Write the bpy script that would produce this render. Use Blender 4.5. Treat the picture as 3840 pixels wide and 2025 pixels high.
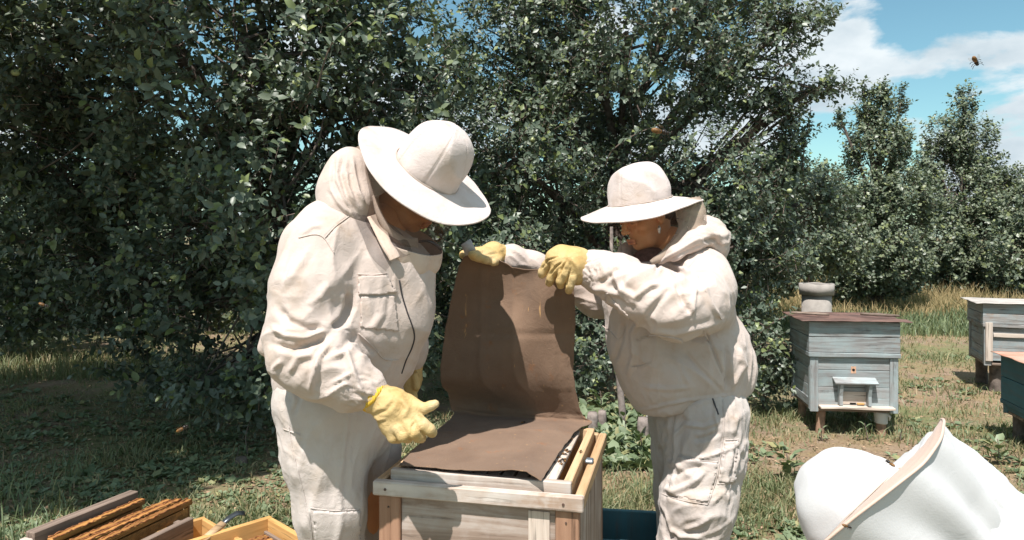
import bpy, bmesh, math, random
import numpy as np
from mathutils import Vector, Matrix
random.seed(7); RNG = np.random.default_rng(7)
for o in list(bpy.data.objects): bpy.data.objects.remove(o)
scene = bpy.context.scene
COL = scene.collection
R = math.radians

# ------------------------------------------------------------------ camera
CH = 1.40; F = 2700.0; CX = 1920.0; HV = 875.0          # camera height, focal length / principal point in photo pixels
cam = bpy.data.cameras.new("camera"); camo = bpy.data.objects.new("camera", cam); COL.objects.link(camo)
camo.location = (0, 0, CH); camo.rotation_euler = (R(90), 0, 0)
cam.sensor_width = 36; cam.lens = 36*F/3840; cam.shift_y = -(1012.5-HV)/3840
cam.clip_start = 0.05; cam.clip_end = 600
scene.camera = camo

# ------------------------------------------------------------------ light
SUN_D = Vector((0.18, 0.455, -0.873)).normalized()
SUN_EL = math.asin(-SUN_D.z); SUN_AZ = math.atan2(-SUN_D.x, -SUN_D.y)
sl = bpy.data.lights.new("sun", 'SUN'); sl.energy = 5.0; sl.angle = R(0.53); sl.color = (1.0, 0.95, 0.905)
so = bpy.data.objects.new("sun", sl); COL.objects.link(so)
so.rotation_euler = SUN_D.to_track_quat('-Z', 'Y').to_euler()

world = bpy.data.worlds.new("World"); scene.world = world; world.use_nodes = True
nt = world.node_tree; nt.nodes.clear()
def wn(t, **k):
    n = nt.nodes.new(t)
    for a, b in k.items(): setattr(n, a, b)
    return n
sky = wn('ShaderNodeTexSky', sky_type='NISHITA'); sky.sun_disc = False
sky.sun_elevation = SUN_EL; sky.sun_rotation = SUN_AZ; sky.dust_density = 0.6; sky.ozone_density = 1.2
tint = wn('ShaderNodeMix', data_type='RGBA', blend_type='MULTIPLY'); tint.inputs[0].default_value = 1
tint.inputs[7].default_value = (1.25, 1.66, 1.46, 1)
nt.links.new(sky.outputs[0], tint.inputs[6])
tc = wn('ShaderNodeTexCoord'); mp = wn('ShaderNodeMapping'); mp.inputs['Scale'].default_value = (1, 1, 1.9)
mp.inputs['Location'].default_value = (7.05, 3.55, 2.65)
nt.links.new(tc.outputs['Generated'], mp.inputs[0])
cn = wn('ShaderNodeTexNoise'); cn.inputs['Scale'].default_value = 4.2; cn.inputs['Detail'].default_value = 12
cn.inputs['Roughness'].default_value = 0.55; cn.inputs['Distortion'].default_value = 0.25
nt.links.new(mp.outputs[0], cn.inputs['Vector'])
cr = wn('ShaderNodeValToRGB'); cr.color_ramp.elements[0].position = 0.497; cr.color_ramp.elements[1].position = 0.548
nt.links.new(cn.outputs['Fac'], cr.inputs[0])
cn2 = wn('ShaderNodeTexNoise'); cn2.inputs['Scale'].default_value = 11; cn2.inputs['Detail'].default_value = 8
nt.links.new(mp.outputs[0], cn2.inputs['Vector'])
cc = wn('ShaderNodeValToRGB'); cc.color_ramp.elements[0].position = 0.36; cc.color_ramp.elements[1].position = 0.66
cc.color_ramp.elements[0].color = (6.2, 7.4, 8.2, 1); cc.color_ramp.elements[1].color = (9.4, 10.2, 10.6, 1)
nt.links.new(cn2.outputs['Fac'], cc.inputs[0])
mx = wn('ShaderNodeMix', data_type='RGBA')
nt.links.new(cr.outputs[0], mx.inputs[0]); nt.links.new(tint.outputs[2], mx.inputs[6]); nt.links.new(cc.outputs[0], mx.inputs[7])
bg = wn('ShaderNodeBackground'); bg.inputs[1].default_value = 0.062
wo = wn('ShaderNodeOutputWorld')
nt.links.new(mx.outputs[2], bg.inputs[0]); nt.links.new(bg.outputs[0], wo.inputs[0])
vs = scene.view_settings; vs.view_transform = 'Standard'; vs.look = 'None'; vs.gamma = 1; vs.use_curve_mapping = False
vs.exposure = 0.62
scene.render.engine = 'CYCLES'
scene.cycles.max_bounces = 6; scene.cycles.transparent_max_bounces = 12
scene.cycles.use_denoising = True

# ------------------------------------------------------------------ helpers
def W(u, v, Y): return np.array([(u-CX)/F*Y, Y, CH-(v-HV)/F*Y])
def RP(px, Y): return px*Y/F

def tag(o, label=None, cat=None, group=None, kind=None):
    if label: o['label'] = label
    if cat: o['category'] = cat
    if group: o['group'] = group
    if kind: o['kind'] = kind
    return o
def empty(name, loc=(0, 0, 0), rz=0.0):
    o = bpy.data.objects.new(name, None); COL.objects.link(o); o.location = loc; o.rotation_euler = (0, 0, rz)
    o.empty_display_size = 0.1
    return o
def link(name, me, parent=None, loc=None):
    o = bpy.data.objects.new(name, me); COL.objects.link(o)
    if parent: o.parent = parent
    if loc is not None: o.location = loc
    return o
def np_mesh(name, verts, faces=None, mat=None, smooth=True, loops=None, sizes=None, tintv=None):
    """faces: (n,k) int array (uniform k) or loops+sizes"""
    me = bpy.data.meshes.new(name)
    verts = np.ascontiguousarray(verts, dtype=np.float32)
    if faces is not None:
        faces = np.asarray(faces, dtype=np.int32); k = faces.shape[1]
        loops = faces.ravel(); sizes = np.full(len(faces), k, dtype=np.int32)
    starts = np.concatenate([[0], np.cumsum(sizes)[:-1]]).astype(np.int32)
    me.vertices.add(len(verts)); me.vertices.foreach_set('co', verts.ravel())
    me.loops.add(len(loops)); me.loops.foreach_set('vertex_index', np.asarray(loops, dtype=np.int32))
    me.polygons.add(len(sizes)); me.polygons.foreach_set('loop_start', starts); me.polygons.foreach_set('loop_total', np.asarray(sizes, dtype=np.int32))
    if smooth: me.polygons.foreach_set('use_smooth', np.ones(len(sizes), dtype=bool))
    me.update(calc_edges=True)
    if tintv is not None:
        a = me.color_attributes.new('tint', 'FLOAT_COLOR', 'POINT')
        c = np.ones((len(verts), 4), dtype=np.float32); c[:, :tintv.shape[1]] = tintv
        a.data.foreach_set('color', c.ravel())
    if mat: me.materials.append(mat)
    return me

# numpy gradient noise
_p = RNG.permutation(256); _perm = np.concatenate([_p, _p, _p]).astype(np.int32)
_g = RNG.normal(size=(256, 3)); _g /= np.linalg.norm(_g, axis=1)[:, None]
def noise(p, seed=0):
    p = np.asarray(p, dtype=np.float64) + seed*17.31
    i = np.floor(p).astype(np.int64); f = p - i; i &= 255
    w = f*f*f*(f*(f*6-15)+10)
    out = 0
    for dx in (0, 1):
        for dy in (0, 1):
            for dz in (0, 1):
                h = _perm[_perm[_perm[(i[:, 0]+dx) & 255]+((i[:, 1]+dy) & 255)]+((i[:, 2]+dz) & 255)] & 255
                g = _g[h]
                v = g[:, 0]*(f[:, 0]-dx)+g[:, 1]*(f[:, 1]-dy)+g[:, 2]*(f[:, 2]-dz)
                out = out + v*(w[:, 0] if dx else 1-w[:, 0])*(w[:, 1] if dy else 1-w[:, 1])*(w[:, 2] if dz else 1-w[:, 2])
    return out
def fbm(p, seed=0, o=3):
    a = 0; s = 1.0
    for k in range(o):
        a = a + noise(p*2**k, seed+k)*s; s *= .5
    return a

# ------------------------------------------------------------------ materials
class M:
    def __init__(s, name):
        s.m = bpy.data.materials.new(name); s.m.use_nodes = True; s.t = s.m.node_tree; s.t.nodes.clear()
        s.out = s.n('ShaderNodeOutputMaterial')
    def n(s, t, **k):
        x = s.t.nodes.new(t)
        for a, b in k.items(): setattr(x, a, b)
        return x
    def l(s, a, b): s.t.links.new(a, b)
    def noise(s, scale, detail=5, vec=None, rough=.55, dist=0):
        x = s.n('ShaderNodeTexNoise'); x.inputs['Scale'].default_value = scale; x.inputs['Detail'].default_value = detail
        x.inputs['Roughness'].default_value = rough; x.inputs['Distortion'].default_value = dist
        if vec is not None: s.l(vec, x.inputs['Vector'])
        return x.outputs['Fac']
    def ramp(s, fac, stops):
        x = s.n('ShaderNodeValToRGB'); e = x.color_ramp.elements
        while len(e) < len(stops): e.new(0.5)
        for k, (p, c) in enumerate(stops):
            e[k].position = p; e[k].color = (c[0], c[1], c[2], 1) if hasattr(c, '__len__') else (c, c, c, 1)
        s.l(fac, x.inputs[0]); return x.outputs[0]
    def mix(s, f, a, b, mode='MIX'):
        x = s.n('ShaderNodeMix', data_type='RGBA', blend_type=mode)
        for sock, val in ((x.inputs[0], f), (x.inputs[6], a), (x.inputs[7], b)):
            if isinstance(val, bpy.types.NodeSocket): s.l(val, sock)
            elif hasattr(val, '__len__'): sock.default_value = (val[0], val[1], val[2], 1)
            else: sock.default_value = val
        return x.outputs[2]
    def coord(s, scale=(1, 1, 1), which='Object'):
        t = s.n('ShaderNodeTexCoord'); m = s.n('ShaderNodeMapping'); m.inputs['Scale'].default_value = scale
        s.l(t.outputs[which], m.inputs[0]); return m.outputs[0]
    def bsdf(s, color, rough=.8, bump=None, bstr=.3, bdist=.002, spec=.3, sheen=0, trans=None, tcol=None):
        b = s.n('ShaderNodeBsdfPrincipled')
        if isinstance(color, bpy.types.NodeSocket): s.l(color, b.inputs['Base Color'])
        else: b.inputs['Base Color'].default_value = (*color, 1)
        if isinstance(rough, bpy.types.NodeSocket): s.l(rough, b.inputs['Roughness'])
        else: b.inputs['Roughness'].default_value = rough
        b.inputs['Specular IOR Level'].default_value = spec
        b.inputs['Sheen Weight'].default_value = sheen
        if bump is not None:
            x = s.n('ShaderNodeBump'); x.inputs['Strength'].default_value = bstr; x.inputs['Distance'].default_value = bdist
            s.l(bump, x.inputs['Height']); s.l(x.outputs[0], b.inputs['Normal'])
        res = b.outputs[0]
        if trans:
            tr = s.n('ShaderNodeBsdfTranslucent')
            if isinstance(tcol, bpy.types.NodeSocket): s.l(tcol, tr.inputs[0])
            else: tr.inputs[0].default_value = (*tcol, 1)
            mm = s.n('ShaderNodeMixShader'); mm.inputs[0].default_value = trans
            s.l(res, mm.inputs[1]); s.l(tr.outputs[0], mm.inputs[2]); res = mm.outputs[0]
        s.l(res, s.out.inputs[0]); s.b = b
        return s.m

def cotton(name, c1, c2, weave=.25):
    m = M(name); co = m.coord()
    a = m.noise(4, 5, co); col = m.ramp(a, [(.3, c1), (.7, c2)])
    dirt = m.ramp(m.noise(13, 6, co), [(.50, (1, 1, 1)), (.66, (.90, .86, .80)), (.76, (.66, .56, .44))])
    col = m.mix(.8, col, dirt, 'MULTIPLY')
    w = m.noise(38, 6, co, .6, 1.2); w2 = m.noise(420, 2, co)
    h = m.mix(.25, w, w2)
    return m.bsdf(col, .88, h, .6, .006, .15, sheen=.15)
SUIT = cotton('suit_cotton', (.50, .415, .365), (.56, .47, .42))
SUITT = cotton('trouser_cotton', (.49, .425, .39), (.55, .49, .45))
SUITW_ = 0
def smooth_cloth(name, c1, c2):
    m = M(name); co = m.coord(); return m.bsdf(m.ramp(m.noise(5, 4, co), [(.3, c1), (.7, c2)]), .9, m.mix(.2, m.noise(14, 4, co, .5, 1.0), m.noise(300, 2, co)), .35, .005, .12, sheen=.15)
PEACH = smooth_cloth('peach_cotton', (.55, .40, .32), (.60, .45, .37))
HATM = cotton('hat_cotton', (.57, .49, .455), (.61, .53, .495))
SUITW = smooth_cloth('white_cotton', (.50, .50, .50), (.56, .56, .56))
def glove_mat():
    m = M('glove_leather'); co = m.coord()
    a = m.noise(9, 5, co); col = m.ramp(a, [(.3, (.47, .31, .11)), (.6, (.55, .40, .19)), (.8, (.56, .45, .28))])
    h = m.noise(55, 7, co, .6, 1.6)
    dt = m.ramp(m.noise(30, 5, co), [(.58, (1, 1, 1)), (.72, (.70, .60, .48))]); col = m.mix(.8, col, dt, 'MULTIPLY')
    return m.bsdf(col, .58, h, .7, .004, .3)
GLOVE = glove_mat()
def knit_mat():
    m = M('glove_knit'); co = m.coord(); w = m.n('ShaderNodeTexWave'); w.inputs['Scale'].default_value = 90; m.l(co, w.inputs[0])
    return m.bsdf((.74, .47, .06), .8, w.outputs['Fac'], .6, .003, .2)
KNIT = knit_mat()
def skin_mat():
    m = M('skin'); at = m.n('ShaderNodeAttribute', attribute_name='tint'); co = m.coord()
    base = m.ramp(m.noise(14, 5, co), [(.3, (.62, .27, .12)), (.7, (.74, .36, .17))])
    col = m.mix(1, base, at.outputs['Color'], 'MULTIPLY')
    s = m.bsdf(col, .5, m.noise(180, 4, co), .25, .002, .35)
    m.b.inputs['Subsurface Weight'].default_value = .12; m.b.inputs['Subsurface Radius'].default_value = (.02, .008, .004); m.b.inputs['Subsurface Scale'].default_value = .4
    return s
SKIN = skin_mat()
def hair_mat():
    m = M('hair'); co = m.coord((60, 60, 8)); return m.bsdf(m.ramp(m.noise(3, 4, co), [(.3, (.03, .018, .012)), (.7, (.09, .05, .03))]), .5, m.noise(4, 3, co), .8, .003, .4)
HAIR = hair_mat()
def plain(name, c, rough=.6, spec=.3, metal=0, var=.25, sc=12, bump=.3):
    m = M(name); co = m.coord(); n = m.noise(sc, 5, co)
    lo = tuple(x*(1-var) for x in c); hi = tuple(min(1, x*(1+var)) for x in c)
    r = m.bsdf(m.ramp(n, [(.3, lo), (.7, hi)]), rough, m.noise(sc*6, 5, co), bump, .003, spec)
    m.b.inputs['Metallic'].default_value = metal
    return r
def sheer(name, col, op):
    m = M(name); d = m.n('ShaderNodeBsdfDiffuse'); d.inputs[0].default_value = (*col, 1)
    t = m.n('ShaderNodeBsdfTransparent'); mm = m.n('ShaderNodeMixShader')
    co = m.coord(); ck = m.ramp(m.noise(25, 3, co), [(.3, op*.7), (.7, min(1, op*1.3))])
    m.l(ck, mm.inputs[0]); m.l(t.outputs[0], mm.inputs[1]); m.l(d.outputs[0], mm.inputs[2]); m.l(mm.outputs[0], m.out.inputs[0])
    return m.m
VEIL_D = sheer('veil_net_dark', (.06, .05, .05), .34)
VEIL_L = sheer('veil_net_light', (.42, .33, .26), .55)
VEIL_W = sheer('veil_net_thin', (.10, .065, .05), .17)
VEIL_F = sheer('veil_net_front', (.10, .065, .05), .34)

def wood(name, lo, hi, knot=(.25, .13, .06), paint=None, pamt=.5, rough=.75, gs=1.0):
    """three variants, grain along x / y / z"""
    res = []
    for ax in range(3):
        m = M(name+'_'+'xyz'[ax]); sc = [26*gs]*3; sc[ax] = 1.6*gs
        oi = m.n('ShaderNodeObjectInfo'); t = m.n('ShaderNodeTexCoord'); mp_ = m.n('ShaderNodeMapping'); mp_.inputs['Scale'].default_value = sc
        ad = m.n('ShaderNodeVectorMath', operation='ADD'); ml = m.n('ShaderNodeMath', operation='MULTIPLY'); ml.inputs[1].default_value = 37
        m.l(oi.outputs['Random'], ml.inputs[0]); m.l(t.outputs['Object'], ad.inputs[0]); m.l(ml.outputs[0], ad.inputs[1]); m.l(ad.outputs[0], mp_.inputs[0])
        g = m.noise(1.2, 8, mp_.outputs[0], .65, .6)
        col = m.ramp(g, [(.32, lo), (.62, hi)])
        iso = m.noise(5, 4, ad.outputs[0])
        col = m.mix(m.ramp(iso, [(.62, 0.0), (.74, .75)]), col, knot)
        crack = m.ramp(m.noise(2.6, 6, mp_.outputs[0], .5, .2), [(.30, .35), (.42, 1.0)])
        col = m.mix(1, col, crack, 'MULTIPLY')
        if paint:
            pf = m.ramp(m.mix(.45, m.noise(9, 7, ad.outputs[0], .65), g), [(.5-pamt*.22, 0.0), (.5-pamt*.22+.12, 1.0)])
            pc = m.ramp(m.noise(6, 5, ad.outputs[0]), [(.3, tuple(x*.8 for x in paint)), (.7, tuple(min(1, x*1.15) for x in paint))])
            pc = m.mix(m.ramp(g, [(.4, .4), (.6, 0.0)]), pc, lo)
            col = m.mix(pf, col, pc)
        h = m.mix(.5, g, crack)
        br = m.n('ShaderNodeMath', operation='MULTIPLY_ADD'); br.inputs[1].default_value = .24; br.inputs[2].default_value = .88
        m.l(oi.outputs['Random'], br.inputs[0])
        col = m.mix(1, col, br.outputs[0], 'MULTIPLY')
        res.append(m.bsdf(col, rough, h, .6, .003, .25))
    return res
W_NEW = wood('new_pine', (.40, .25, .13), (.58, .40, .24))
W_GREY = wood('weathered_pine', (.20, .14, .105), (.38, .295, .24), paint=(.44, .375, .33), pamt=.1)
W_WHITE = wood('whitewashed_rim', (.27, .20, .155), (.44, .36, .30), paint=(.50, .45, .405), pamt=.25)
W_BROWN = wood('brown_painted_board', (.24, .13, .08), (.34, .20, .13), knot=(.2, .1, .06))
W_PALE = wood('pale_board', (.42, .34, .28), (.58, .50, .43))
W_BLUE = wood('blue_grey_painted', (.17, .165, .16), (.34, .34, .335), paint=(.30, .35, .355), pamt=.3)
W_BLUE2 = wood('grey_painted', (.16, .15, .14), (.34, .32, .305), paint=(.29, .34, .35), pamt=.2)
W_TEAL = wood('teal_painted', (.12, .13, .13), (.2, .22, .22), paint=(.075, .18, .21), pamt=.8)
W_DARK = wood('dark_old_wood', (.10, .072, .055), (.26, .195, .155))
W_ORANGE = wood('orange_pine', (.42, .22, .07), (.58, .34, .13))
W_PROP = wood('propolis_bar', (.20, .085, .03), (.46, .235, .07), knot=(.12, .04, .015), rough=.5)

def leaf_mat(name, c_lo, c_hi, c_y, gloss=.43, under=(.12, .145, .11), tr=.12):
    m = M(name); at = m.n('ShaderNodeAttribute', attribute_name='tint')
    sp = m.n('ShaderNodeSeparateColor'); m.l(at.outputs['Color'], sp.inputs[0])
    col = m.mix(sp.outputs[0], c_lo, c_hi); yel = m.ramp(sp.outputs[1], [(.80, 0.0), (.97, .85)])
    col = m.mix(yel, col, c_y)
    gn = m.n('ShaderNodeNewGeometry')
    col2 = m.mix(gn.outputs['Backfacing'], col, under)
    return m.bsdf(col2, gloss, None, 0, 0, .5, trans=tr, tcol=(.12, .20, .05))
LEAF_A = leaf_mat('apple_leaf', (.035, .056, .036), (.145, .18, .125), (.20, .24, .07))
LEAF_B = leaf_mat('pear_leaf', (.06, .085, .055), (.18, .21, .13), (.22, .25, .09))
LEAF_W = leaf_mat('weed_leaf', (.085, .125, .06), (.19, .235, .13), (.30, .27, .12), .55, (.16, .20, .09))
LEAF_G = leaf_mat('grass_blade', (.40, .28, .16), (.20, .225, .11), (.46, .36, .19), .6, (.2, .22, .11), .3)
LEAF_DRY = leaf_mat('dry_stalk', (.38, .28, .13), (.55, .42, .22), (.6, .40, .2), .7, (.4, .3, .15), .3)
LEAF_LIT = leaf_mat('leaf_litter', (.18, .10, .06), (.40, .27, .17), (.45, .32, .2), .8, (.3, .22, .15), .1)
BARK = plain('bark', (.13, .105, .09), .9, .15, 0, .5, 18, 1.0)
TWIG = plain('twig_bark', (.16, .12, .10), .8, .2, 0, .3, 40, .5)
APPLE = plain('apple_skin', (.38, .42, .20), .35, .5, 0, .2, 20, .05)

# ------------------------------------------------------------------ board / tube helpers
def board(parent, name, c, s, wmat, bev=.0025, axis=None, rz=0, warp=0.0):
    bm = bmesh.new(); bmesh.ops.create_cube(bm, size=1)
    ax = axis if axis is not None else int(np.argmax(s))
    if warp:
        es = [e for e in bm.edges if abs((e.verts[0].co-e.verts[1].co)[ax]) > .5]
        bmesh.ops.subdivide_edges(bm, edges=es, cuts=7)
    for v in bm.verts: v.co = Vector((v.co.x*s[0], v.co.y*s[1], v.co.z*s[2]))
    if warp:
        ph = random.random()*6
        for v in bm.verts:
            d = math.sin(v.co[ax]/s[ax]*7+ph)*warp+random.uniform(-.3, .3)*warp
            v.co[(ax+2) % 3 if ax != 2 else 1] += d
    if bev: bmesh.ops.bevel(bm, geom=[e for e in bm.edges if len(e.link_faces) == 2 and e.calc_face_angle() > .8], offset=min(bev, min(s)*.3), segments=1, affect='EDGES')
    me = bpy.data.meshes.new(name); bm.to_mesh(me); bm.free()
    me.materials.append(wmat[ax] if isinstance(wmat, list) else wmat)
    o = link(name, me, parent, c); o.rotation_euler[2] = rz
    return o
def tube_np(pts, rad, n=7, cap=True):
    pts = np.asarray(pts, float); k = len(pts); rad = np.broadcast_to(rad, (k,)) if np.ndim(rad) == 0 else np.asarray(rad, float)
    tan = np.gradient(pts, axis=0); tan /= np.linalg.norm(tan, axis=1)[:, None]+1e-9
    up = np.array([0, 0, 1.0]) if abs(tan[0][2]) < .9 else np.array([1.0, 0, 0])
    vs_ = []
    for i in range(k):
        a = np.cross(tan[i], up); a /= np.linalg.norm(a)+1e-9; b = np.cross(a, tan[i]); up = b
        th = np.arange(n)/n*2*np.pi
        vs_.append(pts[i]+rad[i]*(np.cos(th)[:, None]*a+np.sin(th)[:, None]*b))
    V = np.concatenate(vs_); Fq = []
    for i in range(k-1):
        for j in range(n):
            Fq.append((i*n+j, i*n+(j+1) % n, (i+1)*n+(j+1) % n, (i+1)*n+j))
    Fq = [list(f) for f in Fq]
    if cap:
        V = np.vstack([V, pts[0], pts[-1]])
        for j in range(n):
            Fq.append([(j+1) % n, j, k*n, k*n]); Fq.append([(k-1)*n+j, (k-1)*n+(j+1) % n, k*n+1, k*n+1])
    return V, Fq
def join_np(parts):
    V = []; L = []; S = []; off = 0
    for v, f in parts:
        V.append(v)
        for q in f:
            q = list(q)
            if len(q) == 4 and q[2] == q[3]: q = q[:3]
            L.extend([a+off for a in q]); S.append(len(q))
        off += len(v)
    return np.vstack(V), L, S
def tube_obj(name, parts, mat, parent=None):
    V, L, S = join_np(parts)
    return link(name, np_mesh(name, V, None, mat, True, L, S), parent)
def spline(pts, n=40):
    pts = np.asarray(pts, float); k = len(pts); t = np.linspace(0, k-1, n); i = np.clip(t.astype(int), 0, k-2); f = (t-i)[:, None]
    P0 = pts[np.clip(i-1, 0, k-1)]; P1 = pts[i]; P2 = pts[i+1]; P3 = pts[np.clip(i+2, 0, k-1)]
    return .5*((2*P1)+(-P0+P2)*f+(2*P0-5*P1+4*P2-P3)*f**2+(-P0+3*P1-3*P2+P3)*f**3)

# ------------------------------------------------------------------ SDF modelling
class SDF:
    def __init__(s): s.p = []
    def cap(s, a, b, ra, rb, k=.02, sub=False, flat=(1, 1, 1)): s.p.append(('c', np.array(a, float), np.array(b, float), ra, rb, k, sub, np.array(flat, float))); return s
    def ell(s, c, r, k=.02, sub=False, rot=None): s.p.append(('e', np.array(c, float), np.array(r, float), rot, None, k, sub, None)); return s
    def cut(s, pt, n, k=.004): s.p.append(('h', np.array(pt, float), np.array(n, float)/np.linalg.norm(n), None, None, k, True, None)); return s
    def mesh(s, h):
        lo = np.full(3, 1e9); hi = -lo
        for q in s.p:
            if q[6]: continue
            if q[0] == 'c':
                r = max(q[3], q[4])*max(q[7]); lo = np.minimum(lo, np.minimum(q[1], q[2])-r); hi = np.maximum(hi, np.maximum(q[1], q[2])+r)
            else:
                r = max(q[2]) if q[3] is not None else q[2]; lo = np.minimum(lo, q[1]-r); hi = np.maximum(hi, q[1]+r)
        lo -= h*3; hi += h*3; n = np.ceil((hi-lo)/h).astype(int)+1
        ax = [(lo[i]+np.arange(n[i])*h).astype(np.float32) for i in range(3)]
        f = np.full(n, .05, dtype=np.float32)
        for q in s.p:
            k = q[5]; mrg = .05+k
            if q[0] == 'c': r = max(q[3], q[4])*max(q[7])+mrg; a = np.minimum(q[1], q[2])-r; b = np.maximum(q[1], q[2])+r
            elif q[0] == 'e': r = (max(q[2]) if q[3] is not None else q[2])+mrg; a = q[1]-r; b = q[1]+r
            else: a = lo; b = hi
            i0 = np.clip(np.floor((a-lo)/h).astype(int), 0, n-1); i1 = np.clip(np.ceil((b-lo)/h).astype(int)+1, 1, n)
            if np.any(i1 <= i0): continue
            x = ax[0][i0[0]:i1[0], None, None]; y = ax[1][None, i0[1]:i1[1], None]; z = ax[2][None, None, i0[2]:i1[2]]
            if q[0] == 'c':
                A = q[1]/q[7]; B = q[2]/q[7]; ba = B-A; L2 = float(ba@ba)+1e-12
                X = x/q[7][0]-A[0]; Y_ = y/q[7][1]-A[1]; Z = z/q[7][2]-A[2]
                t = np.clip((X*ba[0]+Y_*ba[1]+Z*ba[2])/L2, 0, 1)
                d = np.sqrt((X-ba[0]*t)**2+(Y_-ba[1]*t)**2+(Z-ba[2]*t)**2)-(q[3]+(q[4]-q[3])*t)
                d = d*float(min(q[7]))
            elif q[0] == 'e':
                X = x-q[1][0]; Y_ = y-q[1][1]; Z = z-q[1][2]; r = q[2]
                if q[3] is not None:
                    Rm = np.array(q[3]); X, Y_, Z = (Rm[0, 0]*X+Rm[1, 0]*Y_+Rm[2, 0]*Z, Rm[0, 1]*X+Rm[1, 1]*Y_+Rm[2, 1]*Z, Rm[0, 2]*X+Rm[1, 2]*Y_+Rm[2, 2]*Z)
                k0 = np.sqrt((X/r[0])**2+(Y_/r[1])**2+(Z/r[2])**2); k1 = np.sqrt((X/r[0]**2)**2+(Y_/r[1]**2)**2+(Z/r[2]**2)**2)+1e-6
                d = k0*(k0-1)/k1
            else:
                d = -((x-q[1][0])*q[2][0]+(y-q[1][1])*q[2][1]+(z-q[1][2])*q[2][2])   # removes the side n points to
            sl_ = (slice(i0[0], i1[0]), slice(i0[1], i1[1]), slice(i0[2], i1[2])); g = f[sl_]
            if q[6]:
                d2 = -d
                hh = np.clip(.5-.5*(g-d2)/k, 0, 1) if k > 0 else (d2 > g)*1.0
                f[sl_] = g*(1-hh)+d2*hh+k*hh*(1-hh)
            else:
                hh = np.clip(.5+.5*(g-d)/k, 0, 1); f[sl_] = g*(1-hh)+d*hh-k*hh*(1-hh)
        ins = f < 0
        c = [ins[a:n[0]-1+a, b:n[1]-1+b, e:n[2]-1+e] for a in (0, 1) for b in (0, 1) for e in (0, 1)]
        anyi = np.logical_or.reduce(c); alli = np.logical_and.reduce(c); act = anyi & ~alli
        idx = np.full(act.shape, -1, dtype=np.int64); I = np.argwhere(act); idx[act] = np.arange(len(I))
        acc = np.zeros((len(I), 3)); cnt = np.zeros(len(I)); cor = [(a, b, e) for a in (0, 1) for b in (0, 1) for e in (0, 1)]
        val = {cc_: f[I[:, 0]+cc_[0], I[:, 1]+cc_[1], I[:, 2]+cc_[2]] for cc_ in cor}
        for p0 in cor:
            for d_ in range(3):
                if p0[d_]: continue
                p1 = list(p0); p1[d_] = 1; p1 = tuple(p1); a = val[p0]; b = val[p1]; m_ = (a < 0) != (b < 0)
                t = np.where(m_, a/np.where(m_, a-b, 1), 0)
                P = np.tile(np.array(p0, float), (len(I), 1)); P[:, d_] += t
                acc[m_] += P[m_]; cnt[m_] += 1
        V = lo+(I+acc/cnt[:, None])*h
        quads = []
        for d_ in range(3):
            e1, e2 = [(1, 2), (2, 0), (0, 1)][d_]
            s0 = [slice(None)]*3; s1 = [slice(None)]*3; s0[d_] = slice(0, -1); s1[d_] = slice(1, None)
            A = ins[tuple(s0)]; B = ins[tuple(s1)]; E = np.argwhere(A != B)
            E = E[(E[:, e1] > 0) & (E[:, e2] > 0) & (E[:, e1] < n[e1]-1) & (E[:, e2] < n[e2]-1)]
            fl = A[E[:, 0], E[:, 1], E[:, 2]]
            def ci(o1, o2):
                Q = E.copy(); Q[:, e1] -= o1; Q[:, e2] -= o2; return idx[Q[:, 0], Q[:, 1], Q[:, 2]]
            q = np.stack([ci(1, 1), ci(0, 1), ci(0, 0), ci(1, 0)], 1)
            q[~fl] = q[~fl][:, ::-1]; quads.append(q)
        Q = np.concatenate(quads)
        Q = Q[(Q >= 0).all(1)]
        return V, Q
def vnormals(V, Q):
    n = np.cross(V[Q[:, 2]]-V[Q[:, 0]], V[Q[:, 3]]-V[Q[:, 1]]); N = np.zeros_like(V)
    for i in range(4): np.add.at(N, Q[:, i], n)
    return N/(np.linalg.norm(N, axis=1)[:, None]+1e-12)
def smooth(V, Q, it=2, lam=.5):
    for _ in range(it):
        S = np.zeros_like(V); c = np.zeros(len(V))
        for i in range(4):
            a = Q[:, i]; b = Q[:, (i+1) % 4]; np.add.at(S, a, V[b]); np.add.at(c, a, 1); np.add.at(S, b, V[a]); np.add.at(c, b, 1)
        V = V+lam*(S/np.maximum(c, 1)[:, None]-V)
    return V
def proj(V): return CX+V[:, 0]/V[:, 1]*F, HV+(CH-V[:, 2])/V[:, 1]*F
def basis_stretch(P, d, along, across):
    d = np.array(d, float); d /= np.linalg.norm(d); t = P@d
    return (P-np.outer(t, d))/across+np.outer(t, d)/along
def ridged(P, seed=0, sharp=1.5):
    w = np.stack([noise(P*.7, seed+5), noise(P*.7, seed+6), noise(P*.7, seed+7)], 1)
    n = noise(P+w*.8, seed); return np.clip(1-np.abs(n)*2.6, 0, 1)**sharp
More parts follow.
